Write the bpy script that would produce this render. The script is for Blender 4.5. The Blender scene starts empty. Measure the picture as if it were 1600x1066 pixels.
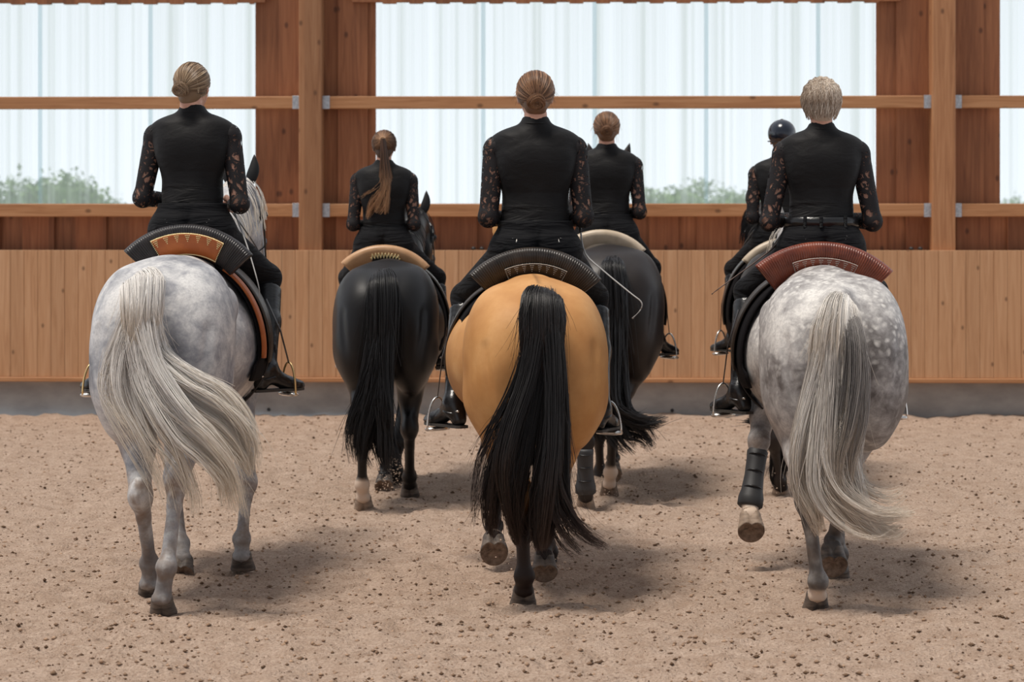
import bpy, math, random
import numpy as np
from mathutils import Vector, Matrix

# ------------------------------------------------------------------ camera, sky, sun, exposure
S = bpy.context.scene
S.view_settings.view_transform = 'Standard'
S.view_settings.look = 'None'
S.view_settings.gamma = 1.0
S.view_settings.exposure = 0.0
FPX, EYE, HOR = 3600.0, 1.68, 345.0          # focal length in pixels of a 1600 px frame, eye height, horizon row

cam_d = bpy.data.cameras.new('camera')
cam_d.sensor_width = 36.0
cam_d.lens = FPX / 1600.0 * 36.0
cam_d.shift_y = -(533.0 - HOR) / 1600.0
cam_d.clip_end = 1000
cam_d.dof.use_dof = True
cam_d.dof.focus_distance = 10.5
cam_d.dof.aperture_fstop = 4.5
cam = bpy.data.objects.new('camera', cam_d)
S.collection.objects.link(cam)
cam.location = (0, 0, EYE)
cam.rotation_euler = (math.pi / 2, 0, 0)
S.camera = cam

world = bpy.data.worlds.new('sky')
S.world = world
world.use_nodes = True
wn, wl = world.node_tree.nodes, world.node_tree.links
wn.clear()
w_out = wn.new('ShaderNodeOutputWorld')
w_bg = wn.new('ShaderNodeBackground')
w_tc = wn.new('ShaderNodeTexCoord')
w_sep = wn.new('ShaderNodeSeparateXYZ')
w_rmp = wn.new('ShaderNodeValToRGB')
wl.new(w_tc.outputs['Generated'], w_sep.inputs[0])
wl.new(w_sep.outputs['Z'], w_rmp.inputs[0])
cr = w_rmp.color_ramp
cr.elements[0].position = 0.0;  cr.elements[0].color = (1.08, 1.14, 1.24, 1)
cr.elements[1].position = 0.30; cr.elements[1].color = (0.62, 0.65, 0.70, 1)
e = cr.elements.new(1.0); e.color = (0.44, 0.46, 0.50, 1)
w_dim = wn.new('ShaderNodeMapRange')          # the hall behind the camera gives less light than the window side
w_dim.inputs['From Min'].default_value = -.55; w_dim.inputs['From Max'].default_value = .25
w_dim.inputs['To Min'].default_value = .60; w_dim.inputs['To Max'].default_value = 1.22
wl.new(w_sep.outputs['Y'], w_dim.inputs['Value'])
w_mul = wn.new('ShaderNodeVectorMath'); w_mul.operation = 'SCALE'
wl.new(w_rmp.outputs[0], w_mul.inputs[0]); wl.new(w_dim.outputs[0], w_mul.inputs['Scale'])
wl.new(w_mul.outputs[0], w_bg.inputs[0])
w_bg.inputs[1].default_value = 1.0
wl.new(w_bg.outputs[0], w_out.inputs[0])

sun_d = bpy.data.lights.new('sun', 'SUN')
sun_d.energy = 3.25
sun_d.angle = math.radians(17)
sun_d.color = (1.0, 0.93, 0.84)
sun = bpy.data.objects.new('sun', sun_d)
S.collection.objects.link(sun)
sun.rotation_euler = Vector((0.30, 0.16, -1.0)).to_track_quat('-Z', 'Y').to_euler()

# ------------------------------------------------------------------ helpers
RNG = np.random.default_rng(7)
def V(*a): return np.array(a, dtype=float)

def W(px, py, Y):
    """point that stands at distance Y and appears at pixel px,py of the photograph"""
    return V((px - 800.0) / FPX * Y, Y, EYE - (py - HOR) / FPX * Y)

def new_mesh(name, verts, faces, smooth=True):
    """faces: (n,3) or (n,4) array, or list of lists"""
    me = bpy.data.meshes.new(name)
    verts = np.asarray(verts, dtype=np.float32).reshape(-1, 3)
    if isinstance(faces, np.ndarray):
        n, k = faces.shape
        me.vertices.add(len(verts)); me.vertices.foreach_set('co', verts.ravel())
        me.loops.add(n * k); me.loops.foreach_set('vertex_index', faces.astype(np.int32).ravel())
        me.polygons.add(n); me.polygons.foreach_set('loop_start', np.arange(0, n * k, k, dtype=np.int32))
        me.update(calc_edges=True)
    else:
        me.from_pydata([tuple(map(float, v)) for v in verts], [], faces)
        me.update()
    if smooth:
        me.polygons.foreach_set('use_smooth', np.ones(len(me.polygons), dtype=bool))
    return me

def link(name, me, mat, parent=None, loc=None):
    o = bpy.data.objects.new(name, me)
    S.collection.objects.link(o)
    if mat is not None:
        me.materials.append(mat)
    if parent is not None:
        o.parent = parent
    if loc is not None:
        o.location = loc
    return o

def empty(name, loc, rz=0.0):
    o = bpy.data.objects.new(name, None)
    S.collection.objects.link(o)
    o.empty_display_size = 0.1
    o.location = loc
    o.rotation_euler = (0, 0, rz)
    return o

def tag(o, label=None, cat=None, group=None, kind=None):
    if label: o['label'] = label
    if cat: o['category'] = cat
    if group: o['group'] = group
    if kind: o['kind'] = kind
    return o

def fattr(me, name, vals):
    a = me.attributes.new(name, 'FLOAT', 'POINT')
    a.data.foreach_set('value', np.asarray(vals, dtype=np.float32).ravel())

class MB:
    """collects boxes, tubes, lathes into one mesh"""
    def __init__(s): s.v = []; s.f = []; s.n = 0
    def add(s, v, f):
        v = np.asarray(v, float).reshape(-1, 3)
        s.f += [[int(i) + s.n for i in q] for q in f]; s.v.append(v); s.n += len(v)
        return s
    def box(s, x0, x1, y0, y1, z0, z1, M=None, bevel=0.0):
        b = bevel
        if b > 0:
            v = []; f = []
            # chamfered box: 24 vertices
            xs, ys, zs = (x0, x1), (y0, y1), (z0, z1)
            idx = {}
            for i in (0, 1):
                for j in (0, 1):
                    for k in (0, 1):
                        p = [xs[i], ys[j], zs[k]]
                        d = [b if i == 0 else -b, b if j == 0 else -b, b if k == 0 else -b]
                        for a in range(3):
                            q = [p[m] + (d[m] if m != a else 0) for m in range(3)]
                            idx[(i, j, k, a)] = len(v); v.append(q)
            I = idx
            def quad(a, b_, c, d_): f.append([a, b_, c, d_])
            for i in (0, 1): quad(*[I[(i, j, k, 0)] for j, k in ((0, 0), (1, 0), (1, 1), (0, 1))])
            for j in (0, 1): quad(*[I[(i, j, k, 1)] for i, k in ((0, 0), (1, 0), (1, 1), (0, 1))])
            for k in (0, 1): quad(*[I[(i, j, k, 2)] for i, j in ((0, 0), (1, 0), (1, 1), (0, 1))])
            for i in (0, 1):
                for j in (0, 1): quad(I[(i, j, 0, 0)], I[(i, j, 1, 0)], I[(i, j, 1, 1)], I[(i, j, 0, 1)])
                for k in (0, 1): quad(I[(i, 0, k, 0)], I[(i, 1, k, 0)], I[(i, 1, k, 2)], I[(i, 0, k, 2)])
            for j in (0, 1):
                for k in (0, 1): quad(I[(0, j, k, 1)], I[(1, j, k, 1)], I[(1, j, k, 2)], I[(0, j, k, 2)])
            for i in (0, 1):
                for j in (0, 1):
                    for k in (0, 1): f.append([I[(i, j, k, 0)], I[(i, j, k, 1)], I[(i, j, k, 2)]])
            v = np.array(v, float)
        else:
            v = np.array([(x, y, z) for x in (x0, x1) for y in (y0, y1) for z in (z0, z1)], float)
            f = [[0, 1, 3, 2], [4, 6, 7, 5], [0, 4, 5, 1], [2, 3, 7, 6], [0, 2, 6, 4], [1, 5, 7, 3]]
        if M is not None: v = v @ M[:3, :3].T + M[:3, 3]
        return s.add(v, f)
    def tube(s, pts, rad, seg=10, flat=1.0, ref=(0, 1, 0), cap=True):
        pts = np.asarray(pts, float); n = len(pts)
        rad = np.broadcast_to(np.asarray(rad, float), (n,))
        T = np.gradient(pts, axis=0); T /= np.linalg.norm(T, axis=1)[:, None] + 1e-12
        ref = np.asarray(ref, float)
        N1 = np.cross(T, ref); bad = np.linalg.norm(N1, axis=1) < 0.1
        N1[bad] = np.cross(T[bad], (1, 0.1, 0)); N1 /= np.linalg.norm(N1, axis=1)[:, None]
        N2 = np.cross(T, N1)
        a = np.linspace(0, 2 * np.pi, seg, endpoint=False)
        v = pts[:, None] + rad[:, None, None] * (np.cos(a)[None, :, None] * N1[:, None] + flat * np.sin(a)[None, :, None] * N2[:, None])
        f = [[i * seg + j, i * seg + (j + 1) % seg, (i + 1) * seg + (j + 1) % seg, (i + 1) * seg + j] for i in range(n - 1) for j in range(seg)]
        if cap: f += [list(range(seg))[::-1], [(n - 1) * seg + j for j in range(seg)]]
        return s.add(v.reshape(-1, 3), f)
    def ball(s, c, r, seg=8, rings=5):
        c = np.asarray(c, float); r = np.broadcast_to(np.asarray(r, float), (3,))
        v = [c + (0, 0, r[2])]; f = []
        for i in range(1, rings):
            t = math.pi * i / rings
            for j in range(seg):
                p = 2 * math.pi * j / seg
                v.append(c + r * (math.sin(t) * math.cos(p), math.sin(t) * math.sin(p), math.cos(t)))
        v.append(c - (0, 0, r[2])); L = len(v) - 1
        for j in range(seg): f.append([0, 1 + j, 1 + (j + 1) % seg])
        for i in range(rings - 2):
            for j in range(seg):
                a = 1 + i * seg + j; b = 1 + i * seg + (j + 1) % seg
                f.append([a, a + seg, b + seg, b])
        b0 = 1 + (rings - 2) * seg
        for j in range(seg): f.append([b0 + j, L, b0 + (j + 1) % seg])
        return s.add(v, f)
    def build(s, name, mat, parent=None, smooth=True, xf=None, auto=None):
        v = np.concatenate(s.v)
        if xf is not None: v = xf(v)
        me = new_mesh(name, v, s.f, smooth)
        if auto: me.set_sharp_from_angle(angle=math.radians(auto))
        return link(name, me, mat, parent)

def catmull(P, n):
    P = np.asarray(P, float); m = len(P)
    Q = np.vstack([2 * P[0] - P[1], P, 2 * P[-1] - P[-2]])
    t = np.linspace(0, m - 1 - 1e-9, n); i = t.astype(int); u = (t - i)[:, None]
    a, b, c, d = Q[i], Q[i + 1], Q[i + 2], Q[i + 3]
    return 0.5 * ((2 * b) + (-a + c) * u + (2 * a - 5 * b + 4 * c - d) * u ** 2 + (-a + 3 * b - 3 * c + d) * u ** 3)

# ------------------------------------------------------------------ signed distance sculpting
class Field:
    def __init__(s, lo, hi, vox):
        s.lo = np.asarray(lo, float); s.vox = vox
        n = np.ceil((np.asarray(hi, float) - s.lo) / vox).astype(int) + 1
        s.n = n
        s.ax = [(s.lo[i] + vox * np.arange(n[i])).astype(np.float32) for i in range(3)]
        s.D = np.full(n, 0.3, np.float32)
    def _box(s, lo, hi, m):
        sl = []
        for i in range(3):
            a = int(max(0, math.floor((lo[i] - m - s.lo[i]) / s.vox)))
            b = int(min(s.n[i], math.ceil((hi[i] + m - s.lo[i]) / s.vox) + 1))
            if b <= a: return None
            sl.append(slice(a, b))
        return tuple(sl)
    def _grid(s, sl):
        return s.ax[0][sl[0]][:, None, None], s.ax[1][sl[1]][None, :, None], s.ax[2][sl[2]][None, None, :]
    def _mix(s, sl, d, k, op):
        A = s.D[sl]
        if op == 'add':
            if k > 0:
                h = np.clip(0.5 + 0.5 * (A - d) / k, 0, 1)
                s.D[sl] = A * (1 - h) + d * h - k * h * (1 - h)
            else: s.D[sl] = np.minimum(A, d)
        elif op == 'sub':
            d = -d
            h = np.clip(0.5 - 0.5 * (A - d) / max(k, 1e-4), 0, 1)
            s.D[sl] = A * (1 - h) + d * h + k * h * (1 - h)
    def ell(s, c, r, k=0.03, rot=None, op='add'):
        c = np.asarray(c, float); r = np.asarray(r, float)
        R = max(r); sl = s._box(c - (R if rot is not None else r), c + (R if rot is not None else r), k + 2.5 * s.vox)
        if sl is None: return s
        x, y, z = s._grid(sl); x = x - c[0]; y = y - c[1]; z = z - c[2]
        if rot is not None:
            M = np.array(rot)    # columns: local axes
            p = x * M[0, 0] + y * M[1, 0] + z * M[2, 0], x * M[0, 1] + y * M[1, 1] + z * M[2, 1], x * M[0, 2] + y * M[1, 2] + z * M[2, 2]
        else: p = (x, y, z)
        k0 = np.sqrt((p[0] / r[0]) ** 2 + (p[1] / r[1]) ** 2 + (p[2] / r[2]) ** 2)
        k1 = np.sqrt((p[0] / r[0] ** 2) ** 2 + (p[1] / r[1] ** 2) ** 2 + (p[2] / r[2] ** 2) ** 2)
        d = k0 * (k0 - 1) / np.maximum(k1, 1e-6)
        s._mix(sl, d.astype(np.float32), k, op); return s
    def cone(s, a, b, ra, rb, k=0.03, w=1.0, wy=1.0, op='add'):
        a = np.asarray(a, float); b = np.asarray(b, float)
        R = max(ra, rb) * max(w, wy, 1)
        sl = s._box(np.minimum(a, b) - R, np.maximum(a, b) + R, k + 2.5 * s.vox)
        if sl is None: return s
        x, y, z = s._grid(sl); ba = b - a; L2 = ba @ ba + 1e-9
        h = np.clip(((x - a[0]) * ba[0] + (y - a[1]) * ba[1] + (z - a[2]) * ba[2]) / L2, 0, 1)
        qx = (x - a[0] - h * ba[0]) / w; qy = (y - a[1] - h * ba[1]) / wy; qz = z - a[2] - h * ba[2]
        d = np.sqrt(qx * qx + qy * qy + qz * qz) - (ra + (rb - ra) * h)
        s._mix(sl, d.astype(np.float32), k, op); return s
    def chain(s, pts, radii, k=0.02, w=1.0, wy=1.0):
        for i in range(len(pts) - 1): s.cone(pts[i], pts[i + 1], radii[i], radii[i + 1], k, w, wy)
        return s
    def cut_plane(s, p, n):
        """keep the side the normal points away from"""
        x, y, z = s._grid((slice(None),) * 3); n = np.asarray(n, float); n = n / np.linalg.norm(n)
        d = (x - p[0]) * n[0] + (y - p[1]) * n[1] + (z - p[2]) * n[2]
        s.D = np.maximum(s.D, d.astype(np.float32)); return s
    def mesh(s):
        D = s.D.copy()
        D[0] = D[-1] = 0.3; D[:, 0] = D[:, -1] = 0.3; D[:, :, 0] = D[:, :, -1] = 0.3
        N = np.array(D.shape); C = N - 1
        acc = np.zeros((int(C.prod()), 3)); cnt = np.zeros(int(C.prod()))
        inside = D < 0; quads = []
        st = np.array([C[1] * C[2], C[2], 1])
        for ax in range(3):
            s0 = [slice(None)] * 3; s1 = [slice(None)] * 3
            s0[ax] = slice(0, -1); s1[ax] = slice(1, None)
            a, b = inside[tuple(s0)], inside[tuple(s1)]
            I = np.array(np.nonzero(a != b)).T
            d0 = D[tuple(s0)][tuple(I.T)]; d1 = D[tuple(s1)][tuple(I.T)]
            t = d0 / (d0 - d1); P = I.astype(float); P[:, ax] += t
            u, w = (ax + 1) % 3, (ax + 2) % 3
            ids = []
            for du, dw in ((-1, -1), (0, -1), (0, 0), (-1, 0)):
                J = I.copy(); J[:, u] += du; J[:, w] += dw
                f = J @ st; ids.append(f)
                for c in range(3): acc[:, c] += np.bincount(f, P[:, c], minlength=len(cnt))
                cnt += np.bincount(f, minlength=len(cnt))
            q = np.stack(ids, 1); fl = ~inside[tuple(s0)][tuple(I.T)]
            q[fl] = q[fl][:, ::-1]; quads.append(q)
        used = np.nonzero(cnt)[0]; remap = np.full(len(cnt), -1); remap[used] = np.arange(len(used))
        v = acc[used] / cnt[used][:, None] * s.vox + s.lo
        return v, remap[np.concatenate(quads)]

def smooth_verts(v, q, it=1, f=0.5):
    e = np.vstack([q[:, [0, 1]], q[:, [1, 2]], q[:, [2, 3]], q[:, [3, 0]]])
    n = len(v); c = np.bincount(e[:, 0], minlength=n) + np.bincount(e[:, 1], minlength=n)
    for _ in range(it):
        a = np.stack([np.bincount(e[:, 0], v[e[:, 1], i], minlength=n) + np.bincount(e[:, 1], v[e[:, 0], i], minlength=n) for i in range(3)], 1)
        v = v * (1 - f) + f * a / c[:, None]
    return v

# ------------------------------------------------------------------ strands (hair)
def strands(name, P, R, tone, mat, parent=None, sides=3):
    """P (n,m,3) paths, R (n,m) radii, tone (n,) shade of each hair"""
    n, m, _ = P.shape
    T = np.gradient(P, axis=1); T /= np.linalg.norm(T, axis=2)[..., None] + 1e-9
    N1 = np.cross(T, V(0.2, 1, 0.1)); N1 /= np.linalg.norm(N1, axis=2)[..., None] + 1e-9
    N2 = np.cross(T, N1)
    a = np.linspace(0, 2 * np.pi, sides, endpoint=False)
    v = P[:, :, None] + R[:, :, None, None] * (np.cos(a)[None, None, :, None] * N1[:, :, None] + np.sin(a)[None, None, :, None] * N2[:, :, None])
    base = (np.arange(n)[:, None, None] * m + np.arange(m - 1)[None, :, None]) * sides
    j = np.arange(sides)[None, None, :]; j2 = (j + 1) % sides
    f = np.stack([base + j, base + j2, base + sides + j2, base + sides + j], -1).reshape(-1, 4)
    me = new_mesh(name, v.reshape(-1, 3), f)
    fattr(me, 'tone', np.repeat(tone, m * sides))
    fattr(me, 'along', np.tile(np.repeat(np.linspace(0, 1, m), sides), n))
    return link(name, me, mat, parent)

def lock_paths(C, width, depth, n, m, rng, spread0=0.0, wob=0.01, tmin=0.75, side=None):
    """strands following centre line C (k,3) with half width/depth arrays; returns (n,m,3)"""
    C = catmull(C, 60); k = np.linspace(0, 1, 60)
    width = np.interp(k, np.linspace(0, 1, len(width)), width); depth = np.interp(k, np.linspace(0, 1, len(depth)), depth)
    T = np.gradient(C, axis=0); T /= np.linalg.norm(T, axis=1)[:, None]
    side = np.cross(T, V(0, 1, 0)); side /= np.linalg.norm(side, axis=1)[:, None] + 1e-9
    fw = np.cross(side, T)
    r = np.sqrt(rng.random(n)); ph = rng.random(n) * 2 * np.pi
    u, w = r * np.cos(ph), r * np.sin(ph)
    # clumping: strands drawn towards tuft centres as they go down
    nc = max(5, n // 34); cu, cw = rng.normal(0, .6, nc), rng.normal(0, .6, nc)
    ci = np.argmin((u[:, None] - cu) ** 2 + (w[:, None] - cw) ** 2, 1)
    t0 = rng.random(n) * spread0; t1 = tmin + (1 - tmin) * rng.random(n)
    t = t0[:, None] + (t1 - t0)[:, None] * np.linspace(0, 1, m)[None]
    g = t ** 1.5 * 0.42
    uu = u[:, None] * (1 - g) + cu[ci][:, None] * g; ww = w[:, None] * (1 - g) + cw[ci][:, None] * g
    idx = t * 59; i0 = np.minimum(idx.astype(int), 58); fr = (idx - i0)[..., None]
    Cc = C[i0] * (1 - fr) + C[i0 + 1] * fr; Sd = side[i0]; Fw = fw[i0]
    wd = width[i0] * (1 - fr[..., 0]) + width[i0 + 1] * fr[..., 0]; dd = depth[i0]
    global CLUMP; CLUMP = rng.random(nc)[ci]
    P = Cc + Sd * (uu * wd)[..., None] + Fw * (ww * dd)[..., None]
    f1 = rng.uniform(3, 9, n)[:, None]; p1 = rng.uniform(0, 6.3, (n, 1)); p2 = rng.uniform(0, 6.3, (n, 1))
    cp = rng.uniform(0, 6.3, nc)[ci][:, None]
    amp = wob * t
    P += Sd * (amp * (np.sin(f1 * t + p1) * .6 + np.sin(7 * t + cp)))[..., None] + Fw * (amp * np.sin(f1 * 1.3 * t + p2))[..., None]
    return P

# ------------------------------------------------------------------ materials
class Mat:
    def __init__(s, name, rough=0.6, color=(.5, .5, .5), spec=0.5, sheen=0.0):
        s.m = bpy.data.materials.new(name); s.m.use_nodes = True
        s.nt = s.m.node_tree; s.N = s.nt.nodes; s.L = s.nt.links
        s.b = s.N['Principled BSDF']
        s.b.inputs['Base Color'].default_value = (*color, 1)
        s.b.inputs['Roughness'].default_value = rough
        s.b.inputs['Specular IOR Level'].default_value = spec
        if sheen: s.b.inputs['Sheen Weight'].default_value = sheen
        s.tc = s.N.new('ShaderNodeTexCoord')
    def new(s, t, **kw):
        n = s.N.new(t)
        for k, v in kw.items():
            if k.startswith('_'): setattr(n, k[1:], v)
            else: n.inputs[k.replace('__', ' ')].default_value = v
        return n
    def coord(s, scale=(1, 1, 1), src='Object', rot=(0, 0, 0), loc=(0, 0, 0)):
        mp = s.N.new('ShaderNodeMapping'); s.L.new(s.tc.outputs[src], mp.inputs[0])
        mp.inputs['Scale'].default_value = scale; mp.inputs['Rotation'].default_value = rot; mp.inputs['Location'].default_value = loc
        return mp.outputs[0]
    def noise(s, vec, scale=5, detail=3, rough=.5, dist=0.0, out='Fac'):
        n = s.new('ShaderNodeTexNoise', Scale=scale, Detail=detail, Roughness=rough, Distortion=dist); s.L.new(vec, n.inputs['Vector']); return n.outputs[out]
    def vor(s, vec, scale=5, feature='F1', out='Distance', rnd=1.0):
        n = s.new('ShaderNodeTexVoronoi'); n.feature = feature; n.inputs['Scale'].default_value = scale; n.inputs['Randomness'].default_value = rnd
        s.L.new(vec, n.inputs['Vector']); return n.outputs[out]
    def ramp(s, fac, stops, interp='LINEAR'):
        n = s.N.new('ShaderNodeValToRGB'); c = n.color_ramp; c.interpolation = interp
        for i, (p, col) in enumerate(stops):
            if not hasattr(col, '__len__'): col = (col, col, col)
            el = c.elements[i] if i < 2 else c.elements.new(p)
            el.position = p; el.color = (*col, 1)
        s.L.new(fac, n.inputs[0]); return n.outputs[0]
    def mix(s, f, a, b, mode='MIX'):
        n = s.N.new('ShaderNodeMix'); n.data_type = 'RGBA'; n.blend_type = mode
        for sock, v in ((n.inputs[0], f), (n.inputs[6], a), (n.inputs[7], b)):
            if hasattr(v, 'links'): s.L.new(v, sock)
            elif hasattr(v, '__len__'): sock.default_value = (*v, 1)
            else: sock.default_value = v
        return n.outputs[2]
    def math(s, op, a, b=0.0, c=None):
        n = s.N.new('ShaderNodeMath'); n.operation = op
        for i, v in enumerate((a, b) if c is None else (a, b, c)):
            if hasattr(v, 'links'): s.L.new(v, n.inputs[i])
            else: n.inputs[i].default_value = v
        return n.outputs[0]
    def sep(s, vec):
        n = s.N.new('ShaderNodeSeparateXYZ'); s.L.new(vec, n.inputs[0]); return n.outputs
    def attr(s, name):
        n = s.N.new('ShaderNodeAttribute'); n.attribute_name = name; return n.outputs['Fac']
    def color(s, c): s.L.new(c, s.b.inputs['Base Color']); return s
    def bump(s, h, strength=.3, dist=.01):
        n = s.new('ShaderNodeBump', Strength=strength, Distance=dist); s.L.new(h, n.inputs['Height']); s.L.new(n.outputs[0], s.b.inputs['Normal']); return s

def wood(name, c_dark, c_mid, c_light, board=0.12, vert=True, knots=1.0, rough=.65, var=.5):
    M = Mat(name, rough)
    x, y, z = M.sep(M.tc.outputs['Object'])
    u, v = (x, z) if vert else (z, x)
    uy = M.math('ADD', u, M.math('MULTIPLY', y, 0.7))
    cell = M.math('FLOOR', M.math('DIVIDE', u, board))
    wn_ = M.N.new('ShaderNodeTexWhiteNoise'); wn_.noise_dimensions = '1D'; M.L.new(cell, wn_.inputs['W'])
    rnd = wn_.outputs['Value']
    cmb = M.N.new('ShaderNodeCombineXYZ')
    M.L.new(M.math('ADD', M.math('MULTIPLY', uy, 26.0), M.math('MULTIPLY', rnd, 50.0)), cmb.inputs[0])
    M.L.new(M.math('MULTIPLY', v, 1.3), cmb.inputs[1]); M.L.new(rnd, cmb.inputs[2])
    g = M.noise(cmb.outputs[0], 1.0, 5, .6, 1.2)
    cmb2 = M.N.new('ShaderNodeCombineXYZ')
    M.L.new(M.math('ADD', M.math('MULTIPLY', uy, 120.0), M.math('MULTIPLY', rnd, 90.0)), cmb2.inputs[0])
    M.L.new(M.math('MULTIPLY', v, 3.0), cmb2.inputs[1])
    g2 = M.noise(cmb2.outputs[0], 1.0, 2, .5)
    base = M.ramp(g, [(.25, c_dark), (.5, c_mid), (.78, c_light)])
    base = M.mix(M.math('MULTIPLY', g2, .35), base, c_dark)
    tonev = M.math('MULTIPLY_ADD', rnd, var, 1 - var * .6)
    base = M.mix(1.0, base, M.ramp(tonev, [(0, 0), (1, 1)]), 'MULTIPLY')
    # knots
    cmb3 = M.N.new('ShaderNodeCombineXYZ'); M.L.new(M.math('MULTIPLY', uy, 2.7), cmb3.inputs[0]); M.L.new(M.math('MULTIPLY', v, 1.7), cmb3.inputs[1])
    kd = M.vor(cmb3.outputs[0], 1.0, rnd=1.0); kd.node.voronoi_dimensions = '2D'
    kmask = M.ramp(kd, [(.022 * knots, (1, 1, 1)), (.055 * knots, (0, 0, 0))])
    base = M.mix(M.math('MULTIPLY', kmask, .8), base, tuple(c * .42 for c in c_dark))
    M.color(base); M.bump(g2, .25, .003)
    return M.m
# ------------------------------------------------------------------ the arena
A_W = math.radians(1.3)                        # the wall runs slightly towards the camera on the right
YW = 20.0
def wall_xf(v):
    v = np.asarray(v, float); o = v.copy()
    o[:, 0] = v[:, 0] * math.cos(A_W) + v[:, 1] * math.sin(A_W)
    o[:, 1] = YW - v[:, 0] * math.sin(A_W) + v[:, 1] * math.cos(A_W)
    return o
def U(px): return (px - 800.0) / 180.0         # metres along the wall
def Z(py): return EYE - (py - HOR) / 180.0

def wall_piece(mb, name, mat, label=None, parent=None, auto=30):
    """verts are (u, depth, z); object frame is turned so that materials follow the wall"""
    o = mb.build(name, mat, parent, auto=auto)
    if parent is None:
        o.location = (0, YW, 0); o.rotation_euler = (0, 0, -A_W)
        tag(o, label, kind='structure')
    return o

wood_post = wood('post_spruce', (.30, .125, .05), (.46, .215, .095), (.58, .31, .155), board=.6, knots=1.0)
wood_rail = wood('rail_spruce', (.33, .14, .052), (.50, .24, .105), (.62, .34, .17), board=.5, vert=False, knots=1.1)
wood_clad = wood('cladding_spruce', (.21, .072, .03), (.34, .13, .052), (.46, .195, .085), board=.24, knots=1.1)
wood_kick = wood('kickboard_spruce', (.45, .225, .105), (.60, .335, .175), (.70, .43, .25), board=.118, knots=.8, var=.16)
concrete = Mat('concrete', .9, (.3, .29, .28))
_c = concrete.noise(concrete.coord((1, 1, 2)), 3, 6, .6)
concrete.color(concrete.ramp(_c, [(.3, (.26, .25, .24)), (.7, (.40, .385, .365))])); concrete = concrete.m
steel = Mat('galvanised_steel', .45, (.45, .47, .5)); steel.b.inputs['Metallic'].default_value = .7
steel.color(steel.ramp(steel.noise(steel.coord(), 60, 3), [(.35, (.38, .40, .43)), (.65, (.55, .57, .60))])); steel = steel.m

# concrete plinth
m = MB(); m.box(-8.6, 8.6, 0.0, .30, -.3, .36, bevel=.012)
for u in np.arange(-7.2, 8, 2.45): m.box(u - .004, u + .004, -.003, .01, -.2, .35)
wall_piece(m, 'baseboard_back', concrete, 'grey concrete plinth along the foot of the wooden wall')
m = MB()
for u in (U(30), U(419), U(1048), U(1520)):
    b_ = MB()
# kickboards: many narrow vertical boards with tight joints
m = MB(); u = -8.6; rng = np.random.default_rng(3)
while u < 8.6:
    w = .118; d = rng.uniform(0, .0025)
    m.box(u + .0012, u + w - .0012, -.10 + d, -.055, .325, Z(391), bevel=.002); u += w
m.box(-8.6, 8.6, -.054, -.02, .33, Z(392))
wall_piece(m, 'trim_1', wood_kick, 'light spruce kickboards along the arena wall')
m = MB(); m.box(-8.6, 8.6, -.125, .02, .285, .323, bevel=.005)
wall_piece(m, 'trim_2', wood_rail, 'narrow wooden ledge under the kickboards')
m = MB(); m.box(-8.6, 8.6, -.055, .20, Z(396), Z(391.5) - .004)
wall_piece(m, 'trim_3', wood_rail, 'top board behind the kickboards')

# board-on-board cladding, open at the windows
WIN = [(-8.6, U(393)), (U(584), U(1372)), (U(1566), 8.6)]
SILL = Z(318)
m = MB(); rng = np.random.default_rng(11)
spans = [(-8.6, 8.6, Z(400), SILL - .0)]
spans += [(WIN[0][1], WIN[1][0], SILL, 4.6), (WIN[1][1], WIN[2][0], SILL, 4.6)]
for (a, b, z0, z1) in spans:
    u = a; k = 0
    while u < b - .01:
        w = min(rng.choice([.20, .24, .26, .22]), b - u)
        if b - u - w < .09: w = b - u
        d = (.20 if k % 2 == 0 else .165) + rng.uniform(0, .006)
        e1 = .0 if k % 2 == 0 else .03
        m.box(max(a, u - e1), min(b, u + w + e1), d, d + .028, z0, z1, bevel=.002)
        u += w; k += 1
wall_piece(m, 'wall_back', wood_clad, 'reddish board cladding of the arena wall around the windows')

# posts
for i, (a, b) in enumerate(((467, 503), (1453, 1489), (-518, -482))):
    if a < -500: continue
    m = MB(); m.box(U(a), U(b), -.05, .155, Z(393), 4.6, bevel=.008)
    wall_piece(m, 'trim_%d' % (4 + i), wood_post, ('square timber post between left and middle windows', 'square timber post between middle and right windows')[i])
# window jamb boards
k = 6
# rails in front of windows with steel hangers
for z0, z1, nm in ((Z(169), Z(150), 'upper'), (Z(338.5), Z(318.5), 'lower')):
    for a, b, wh in ((-8.6, U(467), 'left of the left post'), (U(503), U(1453), 'between the two posts'), (U(1489), 8.6, 'right of the right post')):
        m = MB(); m.box(a + .002, b - .002, .02, .14, z0, z1, bevel=.005)
        o = wall_piece(m, 'trim_%d' % k, wood_rail, '%s horizontal timber rail %s' % (nm, wh)); k += 1
        for end, s_ in ((a, 1), (b, -1)):
            if abs(end) > 8: continue
            h = MB(); x0, x1 = (end, end + .062) if s_ > 0 else (end - .062, end)
            h.box(x0, x1, .012, .0195, z0 - .004, z1 + .004, bevel=.001)
            for zz in np.linspace(z0 + .02, z1 - .02, 3):
                for xx in (.018, .044): h.ball((end + s_ * xx, .012, zz), (.004, .003, .004), 6, 4)
            wall_piece(h, 'joist_hanger', steel, parent=o)
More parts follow.
